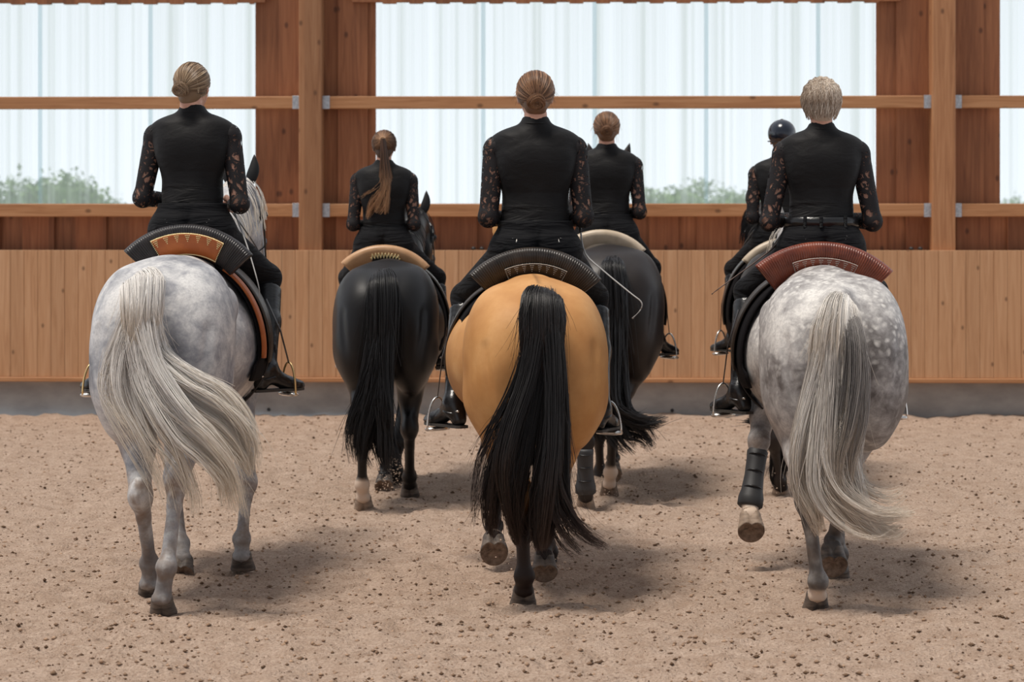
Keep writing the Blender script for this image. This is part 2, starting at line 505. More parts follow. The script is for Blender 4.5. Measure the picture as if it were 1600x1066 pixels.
# little notched board at the window heads
m = MB(); m.box(WIN[1][0] - .2, WIN[1][1] + .2, .10, .16, Z(1.0), 4.6)
for i in range(26):
    u0 = U(596 + i * 42); m.box(u0, u0 + .12, .10, .16, Z(3.2), Z(1.0)) if u0 < WIN[1][1] - .1 else None
wall_piece(m, 'trim_%d' % k, wood_clad, 'notched head board over the middle window'); k += 1
m = MB(); m.box(-8.6, WIN[0][1] + .1, .10, .16, Z(1.0), 4.6)
for i in range(10):
    u0 = U(8 + i * 42); m.box(u0, min(u0 + .12, WIN[0][1]), .10, .16, Z(3.2), Z(1.0)) if u0 < WIN[0][1] else None
wall_piece(m, 'trim_%d' % k, wood_clad, 'notched head board over the left window'); k += 1

# corrugated translucent sheets
sheet = Mat('polycarbonate_sheet', .3)
vecx = sheet.coord((1, 0, 0)); n1 = sheet.noise(vecx, 7.5, 2, .6); n2 = sheet.noise(vecx, 30, 1)
ov = sheet.attr('seam')
tr = sheet.N.new('ShaderNodeBsdfTransparent'); tr.inputs[0].default_value = (.985, .995, 1, 1)
tl = sheet.N.new('ShaderNodeBsdfTranslucent'); tl.inputs[0].default_value = (.95, .975, 1, 1)
df = sheet.N.new('ShaderNodeBsdfDiffuse'); df.inputs[0].default_value = (.80, .86, .90, 1)
m1 = sheet.N.new('ShaderNodeMixShader'); m1.inputs[0].default_value = .02
sheet.L.new(tl.outputs[0], m1.inputs[1]); sheet.L.new(df.outputs[0], m1.inputs[2])
m2 = sheet.N.new('ShaderNodeMixShader')
fac = sheet.ramp(n1, [(.36, .40), (.5, .50), (.64, .72)])
fac = sheet.math('MULTIPLY', fac, sheet.math('MULTIPLY_ADD', n2, .2, .85))
fac = sheet.math('MINIMUM', fac, .93)
sheet.L.new(fac, m2.inputs[0]); sheet.L.new(tr.outputs[0], m2.inputs[1]); sheet.L.new(m1.outputs[0], m2.inputs[2])
out = sheet.N['Material Output']; sheet.L.new(m2.outputs[0], out.inputs[0])
sheet_m = sheet.m
seam_m = Mat('sheet_overlap', .4, (.62, .70, .76))
tr = seam_m.N.new('ShaderNodeBsdfTransparent'); tl = seam_m.N.new('ShaderNodeBsdfTranslucent'); tl.inputs[0].default_value = (.80, .88, .93, 1)
m2 = seam_m.N.new('ShaderNodeMixShader'); m2.inputs[0].default_value = .22
tr.inputs[0].default_value = (.90, .94, .965, 1)
seam_m.L.new(tr.outputs[0], m2.inputs[1]); seam_m.L.new(tl.outputs[0], m2.inputs[2]); seam_m.L.new(m2.outputs[0], seam_m.N['Material Output'].inputs[0]); seam_m = seam_m.m
for i, (a, b) in enumerate(WIN):
    us = np.arange(a, b + .001, .0125); zs = [SILL - .05, 4.6]
    d = .245 + .009 * np.abs(((us / .095) % 1) - .5) * 2
    v = []; f = []
    for j, (uu, dd) in enumerate(zip(us, d)):
        v += [(uu, dd, zs[0]), (uu, dd, zs[1])]
        if j: f.append([2 * j - 2, 2 * j, 2 * j + 1, 2 * j - 1])
    me = new_mesh('window_%d' % (i + 1), v, f, smooth=False)
    o = link('window_%d' % (i + 1), me, sheet_m); o.location = (0, YW, 0); o.rotation_euler = (0, 0, -A_W)
    tag(o, ('translucent corrugated window left of the left post', 'wide translucent corrugated window in the middle', 'translucent corrugated window at right edge')[i], kind='structure')
    m = MB(); got = False
    for px in np.arange(-482, 2000, 176.2):
        uu = U(px + 2)
        if a + .05 < uu < b - .05:
            m.box(uu - .019, uu + .019, .2555, .2565, SILL - .05, 4.6); got = True
    if got: wall_piece(m, 'sheet_overlap', seam_m, parent=o)

# small dark bolts that lie on the kickboard ledge
dark = Mat('dark_rubber', .45, (.02, .018, .018)); dark = dark.m
for i, (px, nm) in enumerate(((740, 'left of the two by the middle saddle'), (753, 'right of the two by the middle saddle'), (1421, 'left of the two under the right post'), (1435, 'right of the two under the right post'))):
    m = MB(); m.ball((0, 0, .016), (.022, .02, .018), 12, 8); m.tube([(0, -.02, .016), (0, -.028, .016)], [.012, .010], 10)
    o = m.build('rubber_stopper', dark)
    o.location = wall_xf(V(U(px), -.02, Z(391) - .003)[None])[0]
    tag(o, 'small round dark stopper on the kickboard top, ' + nm, 'stopper', 'dark stoppers on the kickboards')
# drain bolts on concrete
for px, nm in ((157, 'left of the left grey horse'), (419, 'beside the foot of the left grey horse'), (1050, 'right of the middle horses')):
    m = MB(); m.tube([(0, 0, 0), (0, -.012, 0)], [.016, .013], 12); m.ball((0, -.012, 0), (.009, .006, .009), 8, 5)
    o = m.build('anchor_bolt', dark)
    o.location = wall_xf(V(U(px), .001, Z(641))[None])[0]
    tag(o, 'small dark anchor bolt in the concrete plinth ' + nm, 'bolt', 'anchor bolts in the plinth')

# ------------------------------------------------------------------ sand
def vnoise(x, y, seed):
    r = np.random.default_rng(seed); G = r.random((256, 256))
    xi = np.floor(x).astype(int); yi = np.floor(y).astype(int); fx = x - xi; fy = y - yi
    fx = fx * fx * (3 - 2 * fx); fy = fy * fy * (3 - 2 * fy)
    g = lambda a, b: G[a % 256, b % 256]
    return (g(xi, yi) * (1 - fx) + g(xi + 1, yi) * fx) * (1 - fy) + (g(xi, yi + 1) * (1 - fx) + g(xi + 1, yi + 1) * fx) * fy
def sand_h(x, y):
    h = .018 * (vnoise(x * 2.2, y * 2.2, 1) - .5) + .024 * (vnoise(x * 6, y * 6, 2) - .5) + .026 * (vnoise(x * 15, y * 15, 3) - .5) + .017 * (vnoise(x * 36, y * 36, 4) - .5)
    h += -.022 * np.clip(vnoise(x * 4.5, y * 4.5, 6) - .72, 0, 1) / .28
    return h
ys = np.concatenate([np.arange(1.5, 7.2, .07), np.arange(7.2, 12.5, .021), np.arange(12.5, 16, .035), np.arange(16, 20.0, .06), [20.02]])
xs = np.linspace(-1, 1, 330); xs = xs * .62 + .38 * xs ** 5
YY = np.repeat(ys[:, None], len(xs), 1); XX = xs[None] * (3.2 + YY * .36)
HH = sand_h(XX, YY)
# footprints pressed in around the standing hooves
ridge = np.clip((YY - 19.0) / .8, 0, 1); HH += .006 * ridge ** 2 * (.6 + .8 * vnoise(XX * 3, YY * 0, 9)) - .008 * ridge
v = np.stack([XX, YY, HH], -1).reshape(-1, 3)
ny, nx = XX.shape; I = np.arange(ny * nx).reshape(ny, nx)
f = np.stack([I[:-1, :-1], I[:-1, 1:], I[1:, 1:], I[1:, :-1]], -1).reshape(-1, 4)
sand = Mat('sand', .95, spec=.15)
c3 = sand.coord()
big = sand.noise(c3, .55, 3, .5); mid = sand.noise(c3, 7, 4, .6); fine = sand.noise(c3, 75, 4, .7)
col = sand.ramp(fine, [(.28, (.34, .235, .175)), (.46, (.53, .385, .295)), (.7, (.72, .555, .44))])
col = sand.mix(sand.ramp(mid, [(.42, 0), (.66, .45)]), col, (.36, .235, .16))
vs = sand.coord((1, .55, 1)); wob = sand.noise(c3, 30, 2, out='Color')
vv = sand.N.new('ShaderNodeVectorMath'); vv.operation = 'ADD'; sc = sand.N.new('ShaderNodeVectorMath'); sc.operation = 'SCALE'; sc.inputs['Scale'].default_value = .035
sand.L.new(wob, sc.inputs[0]); sand.L.new(vs, vv.inputs[0]); sand.L.new(sc.outputs[0], vv.inputs[1])
for scale, th, st in ((26, .13, .85), (48, .15, .7), (11, .075, .7)):
    vd = sand.vor(vv.outputs[0], scale); sel = sand.noise(c3, scale * .21, 2)
    mk = sand.math('MULTIPLY', sand.ramp(vd, [(th * .55, 1), (th * 1.5, 0)]), sand.ramp(sel, [(.44, 0), (.56, st)]))
    col = sand.mix(mk, col, (.12, .07, .045))
sand.color(col); sand.bump(sand.math('ADD', fine, sand.math('MULTIPLY', mid, 1.5)), 1.0, .022)
me = new_mesh('floor', v, f); floor = link('floor', me, sand.m); tag(floor, 'loose pale brown sand footing of the riding arena', kind='structure')

# clods: little lumps of damp footing
rng = np.random.default_rng(21)
def clods(n, cx, cy, sx, sy, r0, r1, zlift=None, hgt=0):
    base = np.array([(1, 0, 0), (-1, 0, 0), (0, 1, 0), (0, -1, 0), (0, 0, 1), (0, 0, -1)], float)
    fc = np.array([(0, 2, 4), (2, 1, 4), (1, 3, 4), (3, 0, 4), (2, 0, 5), (1, 2, 5), (3, 1, 5), (0, 3, 5)])
    if sx is None:
        y = 7.4 + 12.2 * rng.random(n) ** 1.3; x = (rng.random(n) * 2 - 1) * (0.6 + y * .235)
    else: x = rng.normal(cx, sx, n); y = rng.normal(cy, sy, n)
    r = r0 + (r1 - r0) * rng.random(n) ** 3
    z = sand_h(x, y) + r * .25 + (np.abs(rng.normal(0, hgt, n)) if hgt else 0)
    v = base[None] * (r[:, None] * rng.uniform(.6, 1.4, (n, 6)))[..., None] * V(1, 1, .7) + np.stack([x, y, z], 1)[:, None]
    return v.reshape(-1, 3), (fc[None] + (np.arange(n) * 6)[:, None, None]).reshape(-1, 3)
cl1 = Mat('damp_clod', .95, (.20, .125, .08), spec=.1); cl1.color(cl1.ramp(cl1.noise(cl1.coord(), 9, 2), [(.4, (.12, .072, .045)), (.6, (.42, .28, .19))])); cl1 = cl1.m
v, f = clods(22000, 0, 0, None, None, .0025, .013)
o = link('sand_clods', new_mesh('sand_clods', v, f, False), cl1); tag(o, 'loose brown clods and wood fibres scattered over the sand', 'sand', kind='stuff')
cl2 = Mat('flying_sand', .95, (.66, .50, .38), spec=.1).m
for (px, py, sx, hz, n, nm) in ((612, 768, .10, .16, 260, 'under the black horse behind the left'), (960, 778, .13, .07, 220, 'at the hooves of the rear right black horse'), (852, 905, .09, .10, 70, 'at the hooves of the golden horse'), (1215, 772, .10, .08, 140, 'behind the lifted foreleg of the right grey')):
    Yg = EYE * FPX / (py - HOR)
    v, f = clods(n, (px - 800) / FPX * Yg, Yg, sx, .08, .003, .008, hgt=hz)
    o = link('flying_sand', new_mesh('flying_sand', v, f, False), cl2); tag(o, 'spray of pale sand kicked up ' + nm, 'sand', kind='stuff')

# ------------------------------------------------------------------ outdoors seen through the sheets
grass = Mat('meadow', .9); grass.color(grass.ramp(grass.noise(grass.coord(), .2, 4), [(.4, (.10, .17, .05)), (.6, (.17, .25, .08))]))
me = new_mesh('floor_outside', [(-90, 20.6, -.12), (90, 20.6, -.12), (90, 320, -.12), (-90, 320, -.12)], [[0, 1, 2, 3]])
o = link('ground', me, grass.m); tag(o, 'green meadow outside beyond the arena wall', kind='structure')
leaf = Mat('leaves', .7); leaf.color(leaf.ramp(leaf.noise(leaf.coord(), 1.5, 3), [(.35, (.13, .24, .08)), (.65, (.27, .42, .15))])); leaf = leaf.m
bark = Mat('bark', .9, (.09, .06, .04)).m
def tree(px, Yd, h, wd, seed, label, group='trees seen through the sheets'):
    rg = np.random.default_rng(seed)
    x = (px - 800) / FPX * Yd
    root = empty('tree', (x, Yd, -.12)); tag(root, label, 'tree', group)
    MB().tube([(0, 0, 0), (.05, 0, h * .25), (0, .05, h * .6)], [.16 * h / 5, .12 * h / 5, .04], 8).build('trunk', bark, root)
    n = 2600; k = rg.integers(0, 9, n)
    cen = rg.normal(0, .5, (9, 3)) * V(wd * .45, wd * .4, h * .22) + V(0, 0, h * .52)
    P = cen[k] + rg.normal(0, 1, (n, 3)) * V(wd * .15, wd * .15, h * .11)
    P = P[(P[:, 2] > .25) & (P[:, 2] < h)]; n = len(P)
    s = rg.uniform(.10, .22, n)[:, None]; a = rg.normal(0, 1, (n, 3)); a /= np.linalg.norm(a, axis=1)[:, None]; b = np.cross(a, rg.normal(0, 1, (n, 3))); b /= np.linalg.norm(b, axis=1)[:, None]
    v = np.stack([P - a * s, P - b * s * .6, P + a * s, P + b * s * .6], 1).reshape(-1, 3)
    link('foliage', new_mesh('foliage', v, np.arange(n * 4).reshape(-1, 4), False), leaf, root)
for px, Yd, h, wd, lab in ((62, 110, 4.9, 3.2, 'tallest pale green tree through the left window'), (120, 122, 4.6, 3.4, 'rounded tree right of the tallest through the left window'), (160, 136, 3.4, 2.6, 'low bush at right end of left window greenery'), (18, 145, 3.9, 3.0, 'low bush at left end of left window greenery'),
                           (1030, 160, 4.1, 4.0, 'leftmost distant tree through the middle window'), (1068, 172, 4.6, 4.2, 'second distant tree from left, middle window'), (1103, 184, 5.3, 4.2, 'tallest distant tree through the middle window'), (1143, 196, 5.0, 4.5, 'distant tree right of the tallest, middle window'), (1185, 208, 4.8, 4.6, 'rightmost distant tree beside the helmeted rider'), (1588, 185, 4.4, 4, 'distant tree through the right window')):
    tree(px, Yd, h, wd, int(px) + 5, lab)
# ------------------------------------------------------------------ horses
def hair_mat(name, stops, rough=.5, alongmix=None, spec=.35, along=(.45, 1.0)):
    M = Mat(name, rough, spec=spec)
    c = M.ramp(M.attr('tone'), stops)
    if alongmix: c = M.mix(M.ramp(M.attr('along'), [(along[0], 0), (along[1], .8)]), c, alongmix)
    M.color(c); return M.m

def coat_mat(name, base, mottle=None, points=None, kind='plain', rough=.52, spec=.3, sheen=.0):
    """points: colour where the 'dark' attribute is 1; 'sock' attribute: white marking"""
    M = Mat(name, rough, base, spec)
    co = M.coord()
    if kind == 'dapple':
        n1 = M.noise(co, 3.2, 4, .6); n2 = M.noise(co, 14, 4, .62, .6)
        wv = M.N.new('ShaderNodeVectorMath'); wv.operation = 'ADD'; sc = M.N.new('ShaderNodeVectorMath'); sc.operation = 'SCALE'; sc.inputs['Scale'].default_value = .05
        M.L.new(M.noise(co, 16, 2, out='Color'), sc.inputs[0]); M.L.new(co, wv.inputs[0]); M.L.new(sc.outputs[0], wv.inputs[1])
        vo = M.vor(wv.outputs[0], 26, rnd=.9)
        light, mid_, drk = mottle
        f = M.math('ADD', M.math('MULTIPLY', n1, .95), M.math('MULTIPLY', n2, .55))
        f = M.math('ADD', f, M.math('MULTIPLY', M.attr('grey_patch'), .55))
        c = M.ramp(f, [(.58, light), (.77, mid_), (.98, drk)])
        spots = M.ramp(vo, [(.14, .85), (.46, 0)])
        c = M.mix(M.math('MULTIPLY', spots, M.attr('dap')), c, light)
        n3 = M.noise(co, 90, 3, .7); c = M.mix(M.ramp(n3, [(.42, 0), (.68, .28)]), c, drk)
    else:
        n1 = M.noise(co, 4, 4, .55); n2 = M.noise(co, 60, 3, .6)
        c = M.ramp(n1, [(.3, mottle[0]), (.55, base), (.8, mottle[1])])
        c = M.mix(M.ramp(n2, [(.4, 0), (.7, .15)]), c, mottle[0])
    if kind == 'dapple':
        st_ = M.ramp(M.noise(co, 11, 3, .6), [(.42, 0), (.66, .8)]); c = M.mix(M.math('MULTIPLY', st_, M.attr('dirt')), c, (.23, .145, .09))
    if points: c = M.mix(M.math('MULTIPLY', M.attr('dark'), M.ramp(M.noise(co, 7, 3, .6), [(.30, .55), (.60, 1)]) if kind == 'dapple' else 1.0), c, points)
    c = M.mix(M.attr('sock'), c, (.60, .47, .37))
    M.color(c)
    hs = M.coord((1, 1, .16)); M.bump(M.noise(hs, 260, 2, .6), .16, .002)
    if sheen: M.b.inputs['Sheen Weight'].default_value = sheen; M.b.inputs['Sheen Roughness'].default_value = .4
    return M.m

hoof_m = Mat('hoof_horn', .6); hoof_m.color(hoof_m.ramp(hoof_m.noise(hoof_m.coord((1, 1, 4)), 14, 4), [(.35, (.045, .034, .028)), (.65, (.15, .115, .09))])); hoof_m = hoof_m.m
hoof_l = Mat('pale_hoof', .7); hoof_l.color(hoof_l.ramp(hoof_l.noise(hoof_l.coord((1, 1, 4)), 14, 4), [(.35, (.20, .14, .10)), (.65, (.36, .27, .20))])); hoof_l = hoof_l.m
sole_m = Mat('hoof_sole', .9); sole_m.color(sole_m.ramp(sole_m.noise(sole_m.coord(), 30, 4, .7), [(.35, (.10, .065, .045)), (.65, (.26, .185, .135))])); sole_m = sole_m.m
black_leather = Mat('black_leather', .38, (.012, .011, .012), .5); black_leather.bump(black_leather.noise(black_leather.coord(), 60, 3), .15, .003); black_leather = black_leather.m
boot_neo = Mat('tendon_boot', .55, (.03, .03, .032)).m

def unit(v): v = np.asarray(v, float); return v / (np.linalg.norm(v) + 1e-9)

def make_hoof(root, c, down, fwd, s, mat, raised=False):
    """c: coronet centre, down: leg axis, fwd: toe direction"""
    d = unit(down); f_ = np.asarray(fwd, float); f_ = unit(f_ - d * (f_ @ d)); sd = np.cross(f_, -d)
    n = 28; rings = []
    prof = [(-.012, .043, 0), (.0, .047, 0), (.012, .0475, .002), (.035, .052, .010), (.062, .0585, .021), (.072, .060, .025), (.076, .058, .025)]
    if raised: prof += [(.074, .050, .024), (.066, .040, .022), (.062, .012, .010)]
    else: prof += [(.076, .04, .024)]
    for (h, r, off) in prof:
        for j in range(n):
            a = 2 * math.pi * j / n; x = r * math.sin(a); y = r * 1.12 * math.cos(a)
            if y < 0:
                y *= .80 + .06 * (h < 0)
                notch = math.exp(-(x / .012) ** 2) * (.018 if -.01 < h else 0)
                y += notch
            if r < .042 and h > .05 and abs(x) < .012 and y < .01: h_ = h + .008
            else: h_ = h
            rings.append(np.asarray(c) + s * (sd * x + f_ * (y + off) + d * h_))
    f = [[i * n + j, i * n + (j + 1) % n, (i + 1) * n + (j + 1) % n, (i + 1) * n + j] for i in range(len(prof) - 1) for j in range(n)]
    f.append([(len(prof) - 1) * n + j for j in range(n)])
    f.append(list(range(n))[::-1])
    me = new_mesh('hoof', rings, f)
    me.materials.append(mat); me.materials.append(sole_m)
    mi = np.zeros(len(me.polygons), dtype=np.int32)
    if raised: mi[6 * n:(len(prof) - 1) * n] = 1
    mi[(len(prof) - 1) * n] = 1
    me.polygons.foreach_set('material_index', mi)
    o = bpy.data.objects.new('hoof', me); S.collection.objects.link(o); o.parent = root
    return o

class Horse:
    def __init__(s, name, label, px, Y, yaw, croup, coat, vox=.0125, **kw):
        s.p = dict(wid=1.0, belly=1.0, neck=(0, 0), head_x=0.0, head_yaw=0, tail_root=None, long=1.0); s.p.update(kw)
        g = W(px, HOR, Y); s.Y = Y
        s.root = empty('horse', (g[0], Y, 0), yaw); tag(s.root, label, 'horse')
        s.yaw = yaw; s.o = V(g[0], Y, 0); s.k = croup / 1.53; s.coat = coat; s.vox = vox; s.croup = croup
        c, n = math.cos(-yaw), math.sin(-yaw); s.R = np.array([[c, -n, 0], [n, c, 0], [0, 0, 1]])
        s.legs = []
    def loc(s, p): return s.R @ (np.asarray(p, float) - s.o)
    def J(s, px, py, Y): return s.loc(W(px, py, Y))
    def world(s, p): return s.R.T @ np.asarray(p, float) + s.o
    def body(s):
        k = s.k; wd = s.p['wid']; bl = s.p['belly']
        F = Field((-.48, -.38, -.02), (.60, 2.55, 2.12), s.vox)
        def P(x, y, z): return V(x * wd, y, z * k)
        E = lambda c, r, kk=.05, **q: F.ell(P(*c), V(r[0] * wd, r[1], r[2] * k), kk, **q)
        # barrel first, then quarters so that the flank crease stays visible
        bx = s.p.get('bx', 0); E((bx, 1.00, 1.10), (.345 * bl, .62, .355), .02)
        E((bx * .8, 1.32, 1.12), (.30 * bl, .40, .35), .06)
        F.cone(P(0, .55, 1.345), P(0, 1.35, 1.34), .18 * wd, .15 * wd, .10)
        E((0, 1.48, 1.40), (.085, .26, .16), .10)
        for sx in (-1, 1):
            E((sx * .15, 1.50, 1.12), (.14, .19, .33), .06)
        E((0, 1.66, 1.06), (.20, .17, .25), .08)
        # pelvis and quarters
        Q = Field((-.48, -.38, -.02), (.60, 1.2, 1.7), s.vox)
        QE = lambda c, r, kk=.05, **q: Q.ell(P(*c), V(r[0] * wd, r[1], r[2] * k), kk, **q)
        QE((0, .40, 1.27), (.265, .40, .255), .02)
        for sx in (-1, 1):
            QE((sx * .165, .34, 1.14), (.165, .31, .345), .10)
            QE((sx * .125, .16, 1.08), (.15, .165, .30), .07)
            QE((sx * .155, .26, .93), (.125, .21, .24), .08)
            QE((sx * .235, .60, 1.30), (.06, .09, .08), .08)
            Q.cone(P(sx * .252, .06, 1.22), P(sx * .225, -.0, .86), .003, .003, .045, op='sub')
        # cleft under the tail
        QE((0, -.01, .98), (.022, .10, .34), .07, op='sub')
        tr = s.p['tail_root']
        if tr is not None:
            Q.cone(V(tr[0] * .3, .28, tr[2] - .02), tr + V(0, .05, -.01), .07, s.p.get('dock', .055), .07)
            Q.cone(tr + V(0, .05, -.01), tr + V(0, .0, -.16), s.p.get('dock', .055), .04, .04)
        for L in s.legs:
            if L['t'] != 'h': continue
            a = L['pts']; sx = L['side']
            st = a[0]
            Q.cone(P(sx * .155, .30, .95), st, .145 * wd, .095, .08)
            Q.cone(st, a[1] * .45 + st * .55, .108, .074, .05, w=.95, wy=1.25)
            Q.cone(a[1] * .45 + st * .55, a[1], .072, .046, .04, w=.95, wy=1.2)
        # join quarters to barrel with a tight blend
        sl = tuple(slice(0, n) for n in Q.n)
        A = F.D[sl]; nn = tuple(min(a, b) for a, b in zip(A.shape, Q.D.shape)); ss = tuple(slice(0, n) for n in nn)
        A = F.D[ss]; B = Q.D[ss]; kk = .022; h = np.clip(.5 + .5 * (A - B) / kk, 0, 1)
        F.D[ss] = A * (1 - h) + B * h - kk * h * (1 - h)
        # smooth the top line again
        F.cone(P(0, .45, 1.36), P(0, 1.0, 1.36), .14 * wd, .14 * wd, .12)
        # neck and head
        hx = s.p['head_x']; nz = s.p['neck'][1]; ny = s.p['neck'][0]
        n0, n1, n2, n3 = P(0, 1.45, 1.22), V(.25 * hx, 1.72 + ny * .4, 1.48 * k + nz * .5), V(.6 * hx, 1.90 + ny * .7, 1.70 * k + nz * .8), V(.95 * hx, 2.04 + ny, 1.82 * k + nz)
        F.cone(n0, n1, .24, .19, .08, w=.72); F.cone(n1, n2, .19, .145, .06, w=.62); F.cone(n2, n3, .145, .11, .05, w=.62)
        F.cone(n1 + V(0, -.10, .12), n2 + V(0, -.06, .10), .07, .06, .07); F.cone(n2 + V(0, -.06, .10), n3 + V(0, -.02, .05), .06, .05, .06)
        hy = s.p['head_yaw']; hd = V(math.sin(hy), math.cos(hy), 0); poll = n3 + V(0, .02, .03)
        def HP(f, z, side=0): return poll + hd * f + V(0, 0, z) + V(hd[1], -hd[0], 0) * side
        F.cone(HP(0, 0), HP(.13, -.12), .088, .088, .04, w=.85)
        F.cone(HP(.12, -.10), HP(.27, -.36), .082, .058, .04, w=.85); F.cone(HP(.27, -.36), HP(.31, -.48), .056, .05, .03)
        for sx in (-1, 1):
            F.ell(HP(.06, -.20, sx * .045), (.045, .10, .12), .03)
            F.ell(HP(.14, -.11, sx * .078), (.022, .03, .026), .02)
            F.ell(HP(.335, -.47, sx * .028), (.014, .014, .018), .01, op='sub')
        F.ell(HP(.27, -.50), (.04, .04, .03), .02)
        s.poll = poll; s.HP = HP; s.hd = hd; s.neck = (n0, n1, n2, n3)
        # legs
        for L in s.legs:
            a = L['pts']
            if L['t'] == 'h':
                st, hk, ft, cr = a
                F.ell(hk, (.046, .066, .062), .03); F.ell(hk + V(0, -.045, .045), (.026, .03, .05), .03)
                F.cone(hk, hk * .7 + ft * .3, .044, .033, .03, wy=1.25); F.cone(hk * .7 + ft * .3, ft, .031, .031, .02, wy=1.25)
                F.cone(ft, cr, .034, .038, .02); F.ell(ft + V(0, -.006, 0), (.043, .050, .048), .02)
            else:
                el, kn, ft, cr = a
                sx = L['side']
                F.cone(P(sx * .15, 1.45, 1.02), el, .13, .098, .06); F.cone(el, kn * .5 + el * .5, .092, .064, .05, wy=1.2)
                F.cone(kn * .5 + el * .5, kn, .06, .043, .03, wy=1.1); F.ell(kn, (.050, .052, .060), .03)
                F.cone(kn, kn * .7 + ft * .3, .042, .031, .02, wy=1.15); F.cone(kn * .7 + ft * .3, ft, .029, .030, .02, wy=1.2)
                F.cone(ft, cr, .033, .037, .02); F.ell(ft, (.041, .046, .045), .02)
            F.ell(cr, (.046, .050, .022), .015)
            back = V(0, -1, 0) if not L.get('raised') else unit(V(0, -.6, .8))
            for sx in (-1, 1):
                F.ell(cr + back * .034 + V(sx * .021, 0, -.004), (.020, .018, .020), .012)
                F.cone(a[1] * .75 + a[2] * .25 + V(sx * .036, -.014, 0), a[1] * .2 + a[2] * .8 + V(sx * .034, -.014, 0), .006, .006, .012, op='sub')
                F.ell(a[2] + V(sx * .026, -.012, .0), (.020, .026, .028), .012)
            F.cone(a[1] * .7 + a[2] * .3 + back * .024, a[2] + back * .03, .013, .016, .012)
        v, q = F.mesh(); v = smooth_verts(v, q, 2, .5)
        me = new_mesh('body', v, q)
        nr = np.zeros(len(v) * 3, np.float32); me.vertex_normals.foreach_get('vector', nr); nr = nr.reshape(-1, 3)
        rg = np.random.default_rng(int(abs(s.o[0]) * 997)); dsp = np.zeros(len(v))      # muscles and veins under the skin
        for fq, am in ((7, .0036), (13, .0024), (26, .0012)):
            for _ in range(5):
                d_ = unit(rg.normal(0, 1, 3)) * fq * rg.uniform(.7, 1.3); dsp += am * .6 * np.sin(v @ d_ + rg.uniform(0, 6.3))
        dsp *= np.clip(v[:, 2] / .8, .12, 1); v = v + nr * dsp[:, None]
        me.vertices.foreach_set('co', v.astype(np.float32).ravel()); me.update()
        z = v[:, 2] / k
        dark = np.zeros(len(v)); sock = np.zeros(len(v)); patch = np.zeros(len(v)); dap = np.clip((z - .95) / .3, 0, 1) * np.clip((1.1 - v[:, 1]) / .3, 0, 1)
        lo, hi = s.p.get('dark_z', (0, 0))
        if hi > 0: dark = np.clip((hi - z) / (hi - lo), 0, 1) * s.p.get('dark_max', 1.0)
        nose = np.linalg.norm(v - HP(.31, -.48), axis=1); dark = np.maximum(dark, np.clip((.13 - nose) / .05, 0, 1) * .8)
        if s.p.get('stripe'): dark = np.maximum(dark, .55 * np.clip(1 - np.abs(v[:, 0] - .004) / .014, 0, 1) * (v[:, 2] > 1.36 * k) * np.clip((v[:, 1] - .12) / .1, 0, 1))
        for L in s.legs:
            if L.get('sock'):
                ft, cr = L['pts'][2], L['pts'][3]
                t = v[:, 2] - ft[2]; near = np.linalg.norm((v - ft)[:, :2], axis=1) < .14
                sock = np.maximum(sock, np.clip((L['sock'] - t) / .02, 0, 1) * near * (z < .4))
            if L.get('dust'):
                near = np.linalg.norm((v - L['pts'][2])[:, :2], axis=1) < .16
                sock = np.maximum(sock, .55 * near * (z < .32))
            if L.get('pale'):
                near = (np.sign(v[:, 0] - L['pale']) > 0) & (z < .8); dark = np.where(near, dark * .2, dark)
        patch = s.p['patch'](v, k) if 'patch' in s.p else patch
        fattr(me, 'dirt', np.clip((.72 - z) / .15, 0, 1)); fattr(me, 'dark', dark * (1 - sock)); fattr(me, 'sock', sock); fattr(me, 'grey_patch', patch); fattr(me, 'dap', dap * s.p.get('dap', 1))
        s.body_o = link('body', me, s.coat, s.root)
        for L in s.legs:
            a = L['pts']; ax = L.get('ax', a[3] - a[2])
            make_hoof(s.root, a[3], ax, L.get('fw', V(0, 1, 0)), L.get('hs', 1.0), L.get('hm', hoof_m), L.get('raised', False))
            if L.get('boot'):
                A, B = a[1], a[2]; d = unit(B - A); T = [.14, .17, .30, .55, .78, .90, 1.02, 1.05]; r = [.040, .046, .043, .042, .047, .055, .055, .045]
                mb = MB(); mb.tube([A + (B - A) * t for t in T], r, 18, 1.12, ref=(1, 0, 0))
                bt = mb.build('tendon_boot', boot_neo, s.root)
                mb = MB()
                for t in (.24, .50, .76):
                    c = A + (B - A) * t; e1 = unit(np.cross(d, (1, 0, 0))); e2 = np.cross(d, e1)
                    rr = np.interp(t, T, r) - .0015
                    mb.tube([c + rr * (math.cos(q_) * e2 * 1.02 + math.sin(q_) * e1 * 1.14) + 0 * d for q_ in np.linspace(0, 2 * math.pi, 22)], .0045, 6, 1.0)
                mb.build('boot_strap', black_leather, bt)
        # ears
        em = s.p.get('ear_m', s.coat)
        for sx in (-1, 1):
            ew = s.p.get('ear_w', 0); b0 = HP(-.02, .05 - ew * .2, sx * (.05 + ew * .3)); t0 = b0 + V(sx * (.022 + ew * .7), .02, .155) + hd * .01
            mb = MB(); pts = catmull([b0, b0 * .5 + t0 * .5 + V(sx * .012, 0, 0), t0], 10)
            mb.tube(pts, [.020, .026, .030, .031, .030, .027, .023, .017, .010, .002], 12, .55)
            o = mb.build('ear', em, s.root)
            fattr(o.data, 'dark', np.full(len(o.data.vertices), s.p.get('ear_dark', 0.0)))
        # eyes
        for sx in (-1, 1):
            MB().ball(HP(.145, -.11, sx * .092), (.014, .018, .017), 12, 8).build('eye', black_leather, s.root)
        return s
